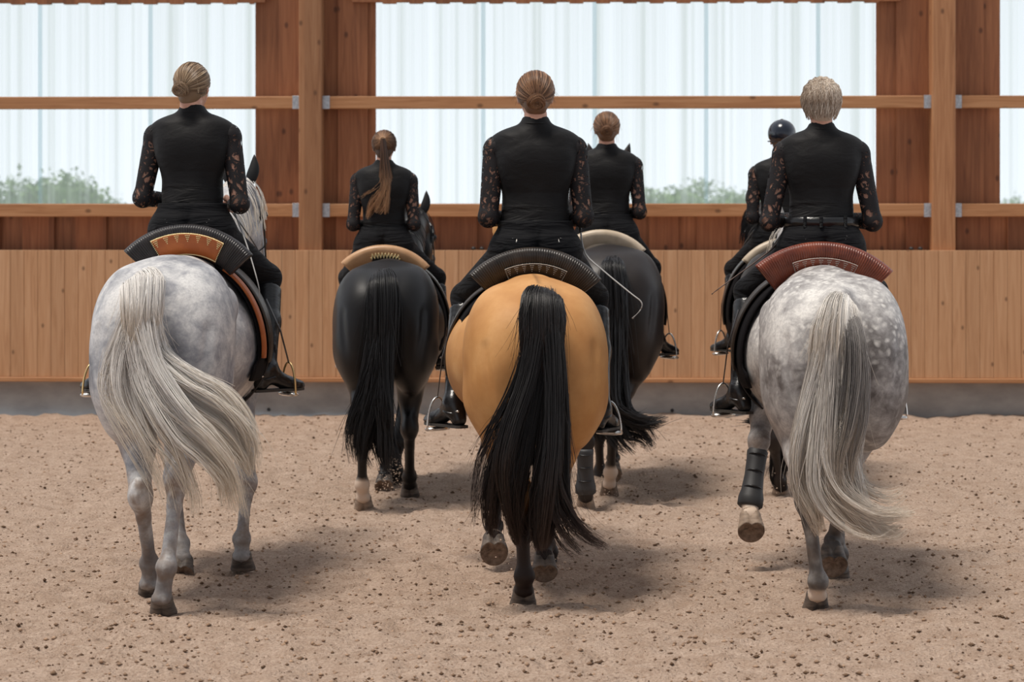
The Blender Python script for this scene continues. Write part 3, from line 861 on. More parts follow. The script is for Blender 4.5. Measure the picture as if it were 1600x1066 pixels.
    def mane(s, mat, side=-1, n=500):
        n0, n1, n2, n3 = s.neck; rng = np.random.default_rng(5)
        C = catmull([n0 + V(0, -.16, .24), n1 + V(0, -.14, .16), n2 + V(0, -.10, .13), n3 + V(0, -.05, .08), s.poll + V(0, .04, .06)], 50)
        t = (rng.random(n) * 48.9); i = t.astype(int); fr = (t - i)[:, None]
        r0 = C[i] * (1 - fr) + C[i + 1] * fr; L = rng.uniform(.14, .26, n)[:, None]; sd = np.where(rng.random(n) < .9, side, -side)[:, None]
        K = [r0, r0 + V(1, 0, .05) * sd * .05 + V(0, 0, .02), r0 + V(1, 0, 0) * sd * (.10 + .02 * rng.random((n, 1))) + V(0, 0, -.3) * L, r0 + V(1, 0, 0) * sd * (.12 + .03 * rng.random((n, 1))) + V(0, -.05, -1) * L]
        P = np.stack([catmull([K[j][a] for j in range(4)], 8) for a in range(n)])
        R = np.full((n, 8), .0035) * np.linspace(1, .4, 8)
        return strands('mane', P, R, rng.random(n), mat, s.root)
    def tail(s, locks, mat, m=18, r=.0012, root_fan=.35, seed=1, tone=None):
        """locks: (list of (px, py, dY) relative to s.Y, widths px list, depth m, count, tone lo, hi)"""
        rng = np.random.default_rng(seed); Ps, Rs, Ts = [], [], []
        for (pts, wpx, dep, n, t0, t1, tmin, wob) in locks:
            C = [s.J(p[0], p[1], s.Y + p[2]) for p in pts]
            wd = [w / FPX * s.Y for w in wpx]
            n = int(n * 1.5)
            if wob < .0065: P = lock_paths(C, wd, [dep * .5, dep, dep], n, m, rng, root_fan, wob, tmin); CL = CLUMP
            else:           # the lock parts into narrower tufts on the way down
                sub_, CL = [], []; nt = 7; kk = np.linspace(0, 1, len(C))[:, None]
                for _ in range(nt):
                    w_ = np.array(wd); ext = rng.uniform(.86, 1.08)
                    off = rng.normal(0, 1, 3) * V(.5, .5, .45) * np.interp(kk[:, 0], np.linspace(0, 1, len(w_)), w_)[:, None] * np.clip(kk * 2.0, .25, 1.15)
                    C2 = [c + o for c, o in zip(C, off)]; C2[-1] = C2[-2] + (C2[-1] - C2[-2]) * ext
                    sub_.append(lock_paths(C2, w_ * np.interp(np.linspace(0, 1, len(w_)), [0, .4, 1], [.9, .48, .24]), [dep * .5, dep * .6, dep * .5], max(8, n // nt), m, rng, root_fan, wob, tmin - .08)); CL.append(CLUMP)
                P = np.concatenate(sub_); CL = np.concatenate(CL); n = len(P)
            R = r * rng.uniform(.7, 1.35, (n, 1)) * np.interp(np.linspace(0, 1, m), [0, .6, 1], [1, .9, .35])[None]
            Ps.append(P); Rs.append(R); Ts.append(t0 + (t1 - t0) * np.clip(.62 * CL + .38 * rng.random(n), 0, 1))
        for q in range(len(Ps)):      # a few hairs stray from every lock
            k_ = rng.random(len(Ps[q])) < .05; tt = np.linspace(0, 1, m)[None, :, None] ** 2
            Ps[q][k_] += rng.normal(0, 1, (k_.sum(), 1, 3)) * V(.05, .02, .02) * tt
        return strands('tail', np.concatenate(Ps), np.concatenate(Rs), np.concatenate(Ts), mat, s.root)
    def leg(s, t, side, pts, **kw):
        """pts: joints below the first, first given automatically"""
        k = s.k; wd = s.p['wid']
        first = V(side * .145 * wd, .42, .84 * k) if t == 'h' else V(side * .15 * wd, 1.38, .86 * k)
        if 'first' in kw: first = kw.pop('first')
        s.legs.append(dict(t=t, side=side, pts=[first] + [np.asarray(p, float) for p in pts], **kw)); return s

# grey horse on the left
grey_a = coat_mat('dapple_grey_left', (.6, .6, .6), ((.68, .665, .65), (.36, .36, .38), (.13, .135, .16)), points=(.13, .115, .105), kind='dapple')
grey_b = coat_mat('dapple_grey_right', (.6, .6, .6), ((.76, .73, .69), (.41, .39, .38), (.13, .115, .11)), points=(.055, .048, .045), kind='dapple')
gold = coat_mat('golden_buckskin', (.57, .29, .105), ((.45, .205, .066), (.68, .39, .17)), points=(.016, .008, .006), rough=.58, spec=.28)
blk = coat_mat('black_coat', (.006, .005, .0055), ((.004, .0035, .004), (.010, .008, .008)), points=(.004, .004, .004), rough=.42, spec=.32)
brn = coat_mat('black_brown_coat', (.020, .014, .012), ((.009, .006, .005), (.024, .016, .012)), points=(.006, .005, .005), rough=.42, spec=.35)
black_ear = coat_mat('black_ear', (.008, .008, .009), ((.006, .006, .006), (.012, .012, .013)), rough=.6)

def planted(h, px, Yh, fet, hock, t='h', side=-1, dY=(0, 0), **kw):
    pass

H1 = Horse('gray', 'pale dappled grey horse on the left with creamy tail swept right', 232, 10.0, math.radians(-3.0), 1.515, grey_a,
           belly=.99, wid=.98, head_x=.045, head_yaw=.12, neck=(.05, -.01), ear_m=black_ear, tail_root=V(-.015, .03, 1.40), dark_z=(.15, .62), dark_max=.65,
           patch=lambda v, k: .30 * np.exp(-((v[:, 0] - .05) / .16) ** 2 - ((v[:, 2] - 1.08) / .22) ** 2) * (v[:, 1] < .4) + .25 * np.exp(-((v[:, 0] + .3) / .1) ** 2 - ((v[:, 2] - 1.1) / .25) ** 2) - .1, dap=.25)
H1.leg('h', -1, [H1.J(220, 776, 10.10), H1.J(234, 880, 10.32), H1.J(233, 912, 10.36)], ax=V(0, .1, -1))
H1.leg('h', 1, [H1.J(277, 752, 10.0), H1.J(261, 886, 9.82), H1.J(253, 935, 9.84)], ax=V(0, .12, -1), pale=.0)
H1.leg('f', -1, [H1.J(272, 748, 11.25), H1.J(283, 850, 11.0), H1.J(287, 876, 10.92)], ax=V(0, -1, -.5), fw=V(0, .6, -1), raised=True)
H1.leg('f', 1, [H1.J(386, 755, 11.05), H1.J(378, 842, 10.98), H1.J(378, 868, 10.96)], ax=V(0, .12, -1))
H1.body()
cream = hair_mat('cream_tail_hair', [(0, (.36, .33, .31)), (.4, (.68, .64, .60)), (1, (.92, .89, .85))], alongmix=(.82, .70, .54))
grey_h = hair_mat('grey_tail_hair', [(0, (.055, .050, .050)), (.35, (.36, .33, .31)), (.75, (.74, .69, .63)), (1, (.92, .89, .85))], alongmix=(.74, .62, .49))
black_h = hair_mat('black_tail_hair', [(0, (.005, .0045, .005)), (1, (.022, .018, .017))], rough=.38, alongmix=(.05, .024, .016), spec=.5, along=(.6, 1.0))
black_h2 = hair_mat('jet_tail_hair', [(0, (.004, .004, .0045)), (1, (.015, .013, .014))], rough=.38, spec=.5)
H1.mane(cream)
H1.tail([
    ([(224, 432, -.02), (223, 445, -.12), (222, 480, -.17), (221, 520, -.15), (226, 560, -.12)], [18, 37, 34, 28, 22], .07, 1500, .45, 1, .6, .004),
    ([(226, 432, -.03), (226, 500, -.16), (240, 570, -.16), (288, 628, -.2), (345, 668, -.22), (380, 710, -.22), (392, 748, -.2)], [12, 26, 22, 24, 22, 18, 8], .04, 560, .4, 1, .72, .012),
    ([(224, 432, -.03), (222, 500, -.16), (238, 580, -.18), (280, 650, -.22), (325, 690, -.24), (365, 740, -.24), (383, 815, -.22)], [12, 28, 26, 26, 22, 16, 8], .04, 480, .3, 1, .72, .012),
    ([(222, 432, -.03), (214, 500, -.15), (226, 590, -.18), (262, 660, -.22), (303, 700, -.24), (340, 745, -.24), (350, 795, -.22)], [12, 26, 26, 26, 22, 16, 8], .04, 300, .2, .95, .7, .014),
    ([(220, 432, -.03), (208, 500, -.14), (208, 590, -.17), (238, 660, -.21), (272, 710, -.22), (296, 770, -.22), (300, 810, -.2)], [12, 22, 24, 24, 20, 14, 6], .04, 150, .1, .85, .7, .016),
    ([(218, 434, -.03), (203, 500, -.13), (190, 560, -.15), (195, 620, -.18), (226, 680, -.2), (252, 740, -.2), (268, 800, -.2)], [10, 18, 24, 24, 20, 14, 6], .04, 75, .1, .8, .66, .018),
    ([(216, 438, -.03), (200, 500, -.12), (178, 560, -.13), (166, 600, -.14), (190, 650, -.18), (225, 700, -.2)], [8, 12, 12, 12, 10, 4], .03, 36, .3, .9, .6, .02),
    ([(226, 434, -.03), (238, 500, -.15), (256, 555, -.16), (300, 590, -.2), (350, 620, -.22), (388, 668, -.22), (399, 715, -.2)], [10, 18, 16, 14, 12, 9, 4], .03, 260, .4, 1, .6, .016),
], cream, seed=11)

# golden horse in the middle
H2 = Horse('buckskin', 'golden buckskin horse in the middle with a long black tail', 846, 10.1, math.radians(3.6), 1.41, gold,
           belly=1.03, wid=.99, bx=-.04, neck=(.05, -.20), head_x=.0, tail_root=V(.0, .03, 1.345), stripe=True, dark_z=(.42, .66))
H2.leg('h', -1, [H2.J(814, 770, 10.05), H2.J(819, 900, 10.08), H2.J(818, 922, 10.12)], ax=V(0, .12, -1))
H2.leg('h', 1, [H2.J(870, 765, 10.35), H2.J(853, 850, 10.62), H2.J(850, 870, 10.52)], ax=V(0, -1, -.75), fw=V(0, .6, -1), raised=True, hs=1.0)
H2.leg('f', -1, [H2.J(780, 742, 11.5), H2.J(772, 822, 11.15), H2.J(771, 842, 11.05)], ax=V(0, -1, -.35), fw=V(0, .35, -1), raised=True, hs=1.12)
H2.leg('f', 1, [H2.J(856, 770, 11.4), H2.J(858, 862, 11.4), H2.J(858, 880, 11.4)], ax=V(0, .1, -1))
H2.body()
H2.mane(black_h)
H2.tail([
    ([(847, 455, -.01), (847, 466, -.10), (847, 500, -.15), (846, 550, -.15), (844, 610, -.13)], [20, 33, 38, 34, 26], .05, 1500, .2, 1, .6, .003),
    ([(852, 452, -.02), (858, 500, -.14), (862, 590, -.16), (860, 680, -.16), (852, 760, -.16), (846, 830, -.16), (848, 858, -.16)], [18, 24, 24, 28, 30, 22, 8], .05, 1300, 0, .9, .7, .008),
    ([(847, 452, -.02), (844, 510, -.14), (836, 600, -.16), (818, 690, -.18), (806, 760, -.18), (806, 820, -.16), (812, 850, -.14)], [18, 24, 28, 36, 36, 24, 8], .05, 1300, 0, .9, .7, .008),
    ([(842, 452, -.02), (834, 520, -.14), (818, 610, -.16), (790, 700, -.18), (772, 760, -.18), (766, 815, -.16), (770, 838, -.14)], [16, 18, 20, 22, 20, 14, 6], .05, 520, 0, .9, .66, .01),
    ([(840, 455, -.02), (828, 530, -.14), (806, 610, -.15), (776, 680, -.16), (757, 730, -.16), (745, 790, -.16), (738, 830, -.14)], [10, 12, 14, 14, 12, 12, 8], .04, 110, .1, 1, .55, .014),
    ([(838, 460, -.02), (824, 540, -.13), (798, 620, -.14), (762, 670, -.15), (742, 710, -.15), (728, 760, -.15)], [8, 9, 10, 12, 12, 10], .03, 36, .2, 1, .5, .016),
    ([(856, 455, -.02), (868, 530, -.14), (874, 620, -.15), (870, 710, -.16), (874, 780, -.18), (905, 830, -.2), (950, 858, -.2)], [12, 14, 14, 18, 16, 10, 5], .04, 380, .1, 1, .68, .010),
    ([(856, 455, -.02), (870, 540, -.14), (874, 640, -.15), (866, 730, -.16), (866, 795, -.18), (884, 840, -.2), (912, 872, -.2)], [10, 12, 14, 18, 18, 12, 6], .04, 300, .1, 1, .66, .012),
], black_h, seed=12)

# grey horse on the right
H3 = Horse('grey', 'dappled grey horse on the right with wavy grey and cream tail', 1319, 10.05, math.radians(.5), 1.452, grey_b,
           belly=1.0, wid=1.0, head_x=.05, neck=(.05, -.16), tail_root=V(-.02, .03, 1.33), dark_z=(.42, .66), dark_max=.92,
           patch=lambda v, k: .34 * np.exp(-((v[:, 0] - .2) / .15) ** 2 - ((v[:, 2] - 1.12) / .2) ** 2) + .36 * np.exp(-((v[:, 0] + .18) / .12) ** 2 - ((v[:, 2] - .93) / .14) ** 2) * (v[:, 1] < .5) + .22 * np.exp(-((v[:, 0] + .08) / .09) ** 2 - ((v[:, 2] - 1.2) / .08) ** 2) * (v[:, 1] < .4) + .35 * np.clip((v[:, 0] - .18) / .1, 0, 1) * np.clip((1.1 - v[:, 2]) / .2, 0, 1), dap=1)
H3.leg('h', -1, [H3.J(1261, 782, 9.98), H3.J(1278, 908, 10.0), H3.J(1276, 930, 10.04)], ax=V(0, .12, -1), sock=-.03)
H3.leg('h', 1, [H3.J(1318, 752, 10.35), H3.J(1302, 846, 10.55), H3.J(1300, 858, 10.45)], ax=V(0, -1, -.6), fw=V(0, .6, -1), raised=True, hs=1.08)
H3.leg('f', -1, [H3.J(1186, 690, 11.15), H3.J(1172, 788, 11.02), H3.J(1172, 806, 10.98)], ax=V(0, -1, -.62), fw=V(0, .62, -1), raised=True, hs=1.08, hm=hoof_l, boot=True, sock=.01, first=V(-.17, 1.36, .84))
H3.leg('f', 1, [H3.J(1312, 770, 10.9), H3.J(1311, 866, 10.8), H3.J(1311, 888, 10.8)], ax=V(0, .1, -1))
H3.body()
H3.mane(cream, side=1, n=260)
H3.tail([
    ([(1314, 462, .0), (1313, 480, -.10), (1309, 520, -.14), (1304, 570, -.14), (1300, 620, -.13)], [14, 30, 42, 42, 36], .05, 1300, .55, 1, .5, .006),
    ([(1318, 462, -.03), (1336, 520, -.19), (1340, 590, -.22), (1332, 660, -.23), (1318, 720, -.22), (1320, 780, -.2), (1352, 826, -.2)], [8, 17, 22, 22, 20, 16, 8], .03, 700, 0, .30, .66, .010),
    ([(1312, 460, -.02), (1306, 520, -.13), (1300, 600, -.15), (1292, 680, -.17), (1292, 740, -.17), (1318, 790, -.19), (1366, 845, -.2)], [10, 24, 32, 36, 32, 22, 8], .05, 1100, .3, .9, .66, .014),
    ([(1308, 462, -.02), (1290, 530, -.13), (1274, 610, -.15), (1262, 690, -.17), (1262, 750, -.17), (1276, 800, -.18), (1284, 838, -.18)], [10, 18, 24, 26, 24, 14, 4], .05, 900, .4, 1, .62, .014),
    ([(1312, 460, -.02), (1306, 540, -.13), (1304, 640, -.16), (1300, 720, -.18), (1318, 775, -.2), (1370, 806, -.22), (1428, 800, -.22)], [10, 22, 30, 32, 22, 14, 8], .05, 650, .5, 1, .66, .016),
    ([(1316, 462, -.02), (1336, 560, -.13), (1340, 660, -.15), (1330, 720, -.16), (1345, 765, -.18), (1385, 780, -.2), (1415, 762, -.2)], [8, 12, 14, 16, 14, 10, 5], .04, 160, .3, .9, .6, .02),
    ([(1312, 460, -.02), (1300, 560, -.13), (1296, 660, -.17), (1300, 740, -.18), (1330, 800, -.2), (1375, 830, -.22), (1410, 822, -.22)], [10, 20, 28, 30, 20, 12, 6], .05, 500, .5, 1, .66, .016),
    ([(1308, 462, -.02), (1284, 540, -.13), (1264, 630, -.15), (1246, 700, -.17), (1248, 750, -.17), (1262, 800, -.18)], [6, 10, 12, 12, 10, 5], .04, 120, .5, 1, .55, .02),
], grey_h, seed=13)

# black horse behind, left
H4 = Horse('black', 'glossy black horse between the left grey and the golden horse', 597, 13.4, math.radians(-1.0), 1.435, blk, vox=.015,
           belly=.95, wid=.96, bx=.02, head_x=.08, head_yaw=.2, neck=(0, -.06), dock=.036, tail_root=V(-.01, .03, 1.32))
H4.leg('h', -1, [H4.J(566, 690, 13.3), H4.J(566, 757, 13.38), H4.J(568, 778, 13.42)], ax=V(0, .12, -1), sock=.04, hm=hoof_l)
H4.leg('h', 1, [H4.J(640, 670, 13.7), H4.J(640, 745, 13.95), H4.J(640, 758, 14.0)], ax=V(0, .12, -1))
H4.leg('f', -1, [H4.J(606, 690, 14.7), H4.J(602, 735, 14.5), H4.J(601, 745, 14.4)], ax=V(0, -1, -.5), fw=V(0, .5, -1), raised=True)
H4.leg('f', 1, [H4.J(622, 690, 14.6), H4.J(620, 735, 14.6), H4.J(620, 746, 14.62)], ax=V(0, .12, -1))
H4.body(); H4.mane(black_h2, n=250)
H4.tail([
    ([(598, 426, .07), (598, 432, -.02), (598, 448, -.10), (598, 490, -.14), (596, 550, -.14), (592, 600, -.13)], [12, 22, 27, 27, 22], .05, 700, .2, 1, .6, .003),
    ([(598, 436, -.02), (598, 520, -.14), (594, 600, -.15), (594, 660, -.16), (604, 722, -.16)], [14, 24, 28, 36, 22], .05, 800, 0, 1, .72, .008),
    ([(596, 436, -.02), (592, 520, -.14), (580, 600, -.15), (566, 660, -.16), (562, 722, -.16)], [14, 22, 26, 28, 16], .05, 800, 0, 1, .72, .010),
    ([(596, 440, -.02), (588, 520, -.13), (570, 600, -.15), (553, 650, -.16), (541, 712, -.16)], [6, 12, 14, 12, 8], .04, 160, 0, 1, .6, .014),
    ([(598, 440, -.02), (602, 540, -.13), (602, 620, -.15), (612, 680, -.16), (624, 722, -.16)], [8, 14, 16, 14, 6], .04, 240, 0, 1, .7, .012),
], black_h2, seed=14, r=.0018, m=14)

# dark horse behind, right
H5 = Horse('dark', 'black brown horse right behind the golden one, tail flicking right', 955, 13.7, math.radians(-1.5), 1.53, brn, vox=.015,
           belly=.97, wid=1.0, head_x=.02, ear_w=.07, neck=(0, .17), dock=.036, tail_root=V(.0, .03, 1.38))
H5.leg('h', -1, [H5.J(914, 690, 13.35), H5.J(915, 768, 13.4), H5.J(915, 778, 13.42)], ax=V(0, .12, -1), hm=hoof_l)
H5.leg('h', 1, [H5.J(957, 668, 13.7), H5.J(954, 738, 13.9), H5.J(952, 757, 13.95)], ax=V(0, .12, -1), sock=.045, hm=sole_m)
H5.leg('f', -1, [H5.J(935, 680, 14.9), H5.J(938, 735, 15.0), H5.J(938, 745, 15.0)], ax=V(0, .12, -1))
H5.leg('f', 1, [H5.J(962, 660, 14.95), H5.J(958, 715, 14.7), H5.J(957, 726, 14.6)], ax=V(0, -1, -.5), fw=V(0, .5, -1), raised=True)
for L in H5.legs[:1]: L['boot'] = True
H5.body(); H5.mane(black_h2, n=200)
H5.tail([
    ([(958, 404, .07), (958, 410, -.02), (958, 424, -.10), (960, 470, -.14), (962, 530, -.14), (962, 600, -.13)], [10, 18, 22, 20, 16], .05, 600, .2, 1, .6, .003),
    ([(958, 412, -.02), (960, 500, -.14), (962, 590, -.15), (968, 640, -.17), (990, 655, -.18), (1012, 660, -.18), (1040, 656, -.18)], [10, 18, 18, 16, 12, 10, 7], .05, 420, 0, 1, .7, .012),
    ([(958, 412, -.02), (960, 500, -.14), (960, 590, -.15), (962, 645, -.17), (980, 668, -.18), (1003, 680, -.18), (1022, 702, -.18)], [10, 18, 18, 16, 14, 10, 7], .05, 420, 0, 1, .7, .012),
    ([(958, 412, -.02), (959, 500, -.14), (956, 590, -.15), (955, 650, -.17), (965, 685, -.18), (988, 708, -.18)], [10, 18, 18, 16, 12, 7], .05, 350, 0, 1, .7, .012),
    ([(958, 412, -.02), (956, 500, -.14), (948, 590, -.15), (938, 640, -.16), (932, 668, -.16), (940, 694, -.16)], [8, 12, 14, 10, 6, 3], .04, 130, 0, 1, .7, .012),
], black_h2, seed=15, r=.0018, m=14)

# horse hidden behind the right grey
H6 = Horse('hidden', 'dark horse almost hidden in front of the right grey horse', 1243, 14.2, math.radians(0), 1.50, brn, vox=.018,
           belly=.95, wid=.97, head_x=.0, neck=(0, -.1), tail_root=V(.0, .03, 1.38))
H6.leg('h', -1, [H6.J(1209, 690, 13.95), H6.J(1218, 750, 14.05), H6.J(1220, 762, 14.08)], ax=V(0, .12, -1), hm=hoof_l)
H6.leg('h', 1, [H6.J(1275, 680, 14.5), H6.J(1276, 742, 14.6), H6.J(1276, 748, 14.6)], ax=V(0, .12, -1))
H6.leg('f', -1, [H6.J(1222, 670, 15.5), H6.J(1225, 720, 15.5), H6.J(1225, 728, 15.5)], ax=V(0, .12, -1))
H6.leg('f', 1, [H6.J(1262, 670, 15.7), H6.J(1262, 710, 15.5), H6.J(1262, 716, 15.4)], ax=V(0, .12, -1))
H6.body(); H6.mane(black_h2, n=150)
H6.tail([
    ([(1243, 430, -.01), (1242, 500, -.13), (1238, 580, -.14), (1222, 640, -.15), (1196, 655, -.16), (1162, 656, -.16)], [8, 18, 18, 14, 8, 4], .05, 300, 0, 1, .75, .008),
    ([(1243, 430, -.01), (1242, 500, -.13), (1236, 600, -.14), (1228, 680, -.14), (1216, 735, -.14), (1222, 765, -.14)], [8, 18, 20, 18, 12, 6], .05, 300, 0, 1, .75, .01),
], black_h2, seed=16, r=.0026, m=12)
# ------------------------------------------------------------------ saddles
def leather(name, c1, c2, rough=.42):
    M = Mat(name, rough, c1, .5); n = M.noise(M.coord(), 14, 4, .6); M.color(M.ramp(n, [(.35, c1), (.68, c2)])); M.bump(M.noise(M.coord(), 150, 2), .12, .002); return M.m
brass = Mat('brass', .3, (.80, .55, .25)); brass.b.inputs['Metallic'].default_value = .9; brass = brass.m
silver = Mat('bright_studs', .45, (.62, .58, .53)); silver.b.inputs['Metallic'].default_value = .55; silver = silver.m
gilt = Mat('gilt_studs', .35, (.95, .78, .42)); gilt.b.inputs['Metallic'].default_value = .5; gilt = gilt.m
L_black = leather('ribbed_black_leather', (.012, .010, .011), (.03, .024, .023), .36)
L_brown = leather('ribbed_dark_brown_leather', (.016, .011, .008), (.04, .028, .020), .36)
L_red = leather('ribbed_red_brown_leather', (.13, .026, .012), (.24, .055, .024), .33)
L_orange = leather('orange_leather', (.36, .085, .015), (.46, .125, .025), .5)
L_tan = leather('tan_leather', (.44, .24, .115), (.55, .32, .17), .42)
L_beige = leather('beige_leather', (.48, .38, .27), (.60, .49, .37), .42)
pad_m = Mat('saddle_cloth', .85, (.007, .006, .007), .12).m
web_m = L_black

def saddle(h, label, top, hw, drop, thick, mat, panel, panel_m, stud_m, ribs=58, flap_m=None, tilt=0.0, arc_y=.80, pad_tail=None, strap=None, pw=.55, stirrups=None, t1=.60, cx=0.0):
    k = h.k
    root = empty('saddle', tuple(h.root.location), h.yaw); tag(root, label, 'saddle', None)
    R = (hw * hw + drop * drop) / (2 * drop); A = math.asin(hw / R)
    ct, st = math.cos(tilt), math.sin(tilt)
    def pt(a, t, y):        # a -1..1, t 0 inner .. 1 outer
        r = R - thick * (1 - t); x = r * math.sin(a * A); z = r * math.cos(a * A) - R
        return V(cx + x * ct + z * st, arc_y + y - .06 * t, top - x * st + z * ct)
    prof = [(-.05, .03), (0, -.005), (.2, -.018), (.45, -.024), (.7, -.022), (.86, -.012), (.95, .004), (1.0, .022), (.985, .045), (.9, .058), (.5, .06), (0, .05)]
    n = 300 if ribs else 90; m = len(prof); v = []
    for i in range(n + 1):
        a = -1 + 2 * i / n; e_ = min(1, (1 - abs(a)) / .025) ** .5
        rib = (.0060 * (abs(math.sin(ribs * math.pi * a / 2)) ** .7 - .6)) if ribs else 0
        for (t, y) in prof:
            yy = (y - .02) * (.35 + .65 * e_) + .02
            v.append(pt(a, t, yy - (rib if 0 <= t <= 1 and y < .03 else 0)))
    f = [[i * m + j, i * m + (j + 1) % m, (i + 1) * m + (j + 1) % m, (i + 1) * m + j] for i in range(n) for j in range(m)]
    f += [list(range(m)), [n * m + j for j in range(m)][::-1]]
    link('cantle', new_mesh('cantle', v, f), mat, root)
    def rear_y(t): return np.interp(t, [p[0] for p in prof[:8]], [p[1] for p in prof[:8]])
    if panel:
        P = MB(); na, nt = 60, 10; v = []; f = []
        for i in range(na + 1):
            a = -pw + 2 * pw * i / na
            for j in range(nt + 1):
                t = t1 * j / nt; zz = 0
                if panel == 'teeth':
                    t *= .52 + .42 * abs(((a * 13) % 1) * 2 - 1)
                v.append(pt(a, t, rear_y(t) - .007 - (.002 if 0 < j < nt and 0 < i < na else -.003)))
        for i in range(na):
            for j in range(nt):
                q = i * (nt + 1) + j; f.append([q, q + nt + 1, q + nt + 2, q + 1])
        me = new_mesh('panel', v, f)
        pn = link('panel', me, panel_m, root); sm = pn.modifiers.new('solid', 'SOLIDIFY'); sm.thickness = .005; sm.offset = -1
        Sd = MB(); r_ = .0031 if panel != 'arc' else .0021
        def stud(a, t): Sd.ball(pt(a, t, rear_y(t) - .011), r_, 6, 4)
        if panel == 'teeth':
            for i in range(140):
                a = -pw + 2 * pw * i / 139; t = t1 * (.52 + .42 * abs(((a * 13) % 1) * 2 - 1)) + .03; stud(a, t)
        else:
            N_ = 84
            for i in range(N_): stud(-pw + 2 * pw * i / (N_ - 1), t1 - .02)
            if panel == 'full':
                for i in range(N_): stud(-pw + 2 * pw * i / (N_ - 1), .05)
            for sx in (-1, 1):
                for j in range(12): stud(sx * pw, t1 * (.1 + .9 * j / 12))
            step = .0135 if panel == 'full' else .0125
            for c in np.linspace(-pw * .90, pw * .90, 7 if panel == 'full' else 8):
                for row in range(4):
                    for q in range(4 - row): stud(c + (q - (3 - row) / 2) * step * 1.5, t1 - .08 - row * .058)
        Sd.build('studs', stud_m, pn)
    # seat, between the cantle and a raised pommel
    F = Field((-.26, .72, top - .40), (.26, 1.55, top + .10), .011)
    F.ell(V(cx, 1.10, top - .17), (.17, .26, .075), .03); F.ell(V(cx, .90, top - .12), (.20, .09, .09), .05); F.ell(V(cx, 1.38, top - .09), (.13, .07, .12), .05)
    F.ell(V(cx, 1.10, top + .02), (.11, .20, .12), .04, op='sub')
    v, q = F.mesh(); link('seat', new_mesh('seat', smooth_verts(v, q, 2), q), mat, root)
    # saddle cloth, flaps that wrap the barrel
    bl = h.p['belly'] * h.p['wid']
    def barrel(a, y, off):
        g = math.sqrt(max(.12, 1 - ((y - 1.0) / .62) ** 2)); s_ = max(.0, math.sin(abs(a)))
        rx = .345 * bl * g + off + .006; rz = (.355 * g + off) * k
        x = math.copysign(rx * (s_ ** .92), a); z = 1.10 * k + rz * math.cos(a)
        top_ = max(0, math.cos(a)); z += top_ * (.030 + .020 * top_) * k
        return V(x, y, z)
    def wrap(name, a0, a1, y0f, y1f, off, m_, thk=.008, na=26, ny=12, par=None):
        v = []; f = []
        for i in range(na + 1):
            a = a0 + (a1 - a0) * i / na; fr = i / na
            for j in range(ny + 1):
                y = y0f(fr) + (y1f(fr) - y0f(fr)) * j / ny; v.append(barrel(a, y, off))
        for i in range(na):
            for j in range(ny):
                q = i * (ny + 1) + j; f.append([q, q + 1, q + ny + 2, q + ny + 1])
        o = link(name, new_mesh(name, v, f), m_, par or root); sm = o.modifiers.new('solid', 'SOLIDIFY'); sm.thickness = thk; sm.offset = 0
        return o
    for sx in (-1, 1):
        wrap('saddle_cloth', sx * .12, sx * 2.05, lambda t: .80 + .07 * t - (.05 * (t > .85)), lambda t: 1.40 - .05 * t, .012, pad_m)
        wrap('flap', sx * .25, sx * 1.80, lambda t: .88 + .12 * t, lambda t: 1.36, .030, flap_m or L_brown, .01)
        wrap('girth_strap', sx * 1.7, sx * 3.05, lambda t: 1.16, lambda t: 1.24, .020, L_black, .008, 20, 4)
    if strap:
        for sx in strap: wrap('rear_strap', sx * .50, sx * 1.72, lambda t: .80 + .05 * t, lambda t: .845 + .05 * t, .034, panel_m, .012, 26, 4)
    # stirrups
    for sx, (tx, ty, tz, yawf) in (stirrups or {}).items():
        c = V(tx, ty, tz); fy = V(sx * math.sin(yawf), math.cos(yawf), 0); sd = V(fy[1], -fy[0], 0)
        arch = [c + sd * (.062 * math.cos(q)) + V(0, 0, .155 * math.sin(q)) for q in np.linspace(0, math.pi, 26)]
        b = MB(); b.tube(arch, .0055, 8); g = MB()
        b.build('stirrup_iron', brass if strap else steel_b, root)
        g.tube([c - sd * .064, c - sd * .03, c + sd * .03, c + sd * .064], [.009, .012, .012, .009], 10, 2.2, ref=fy, cap=True)
        g.build('stirrup_tread', steel_b, root)
        topc = c + V(0, 0, .155); b = MB(); hp = barrel(sx * 1.05, 1.16, .045)
        b.tube([hp, hp * .5 + topc * .5 + V(sx * .015, 0, 0), topc], [.012, .012, .012], 8, .25, ref=(1, 0, 0)); b.build('stirrup_leather', L_black, root)
    return root
steel_b = Mat('bright_steel', .25, (.75, .72, .68)); steel_b.b.inputs['Metallic'].default_value = .9; steel_b = steel_b.m

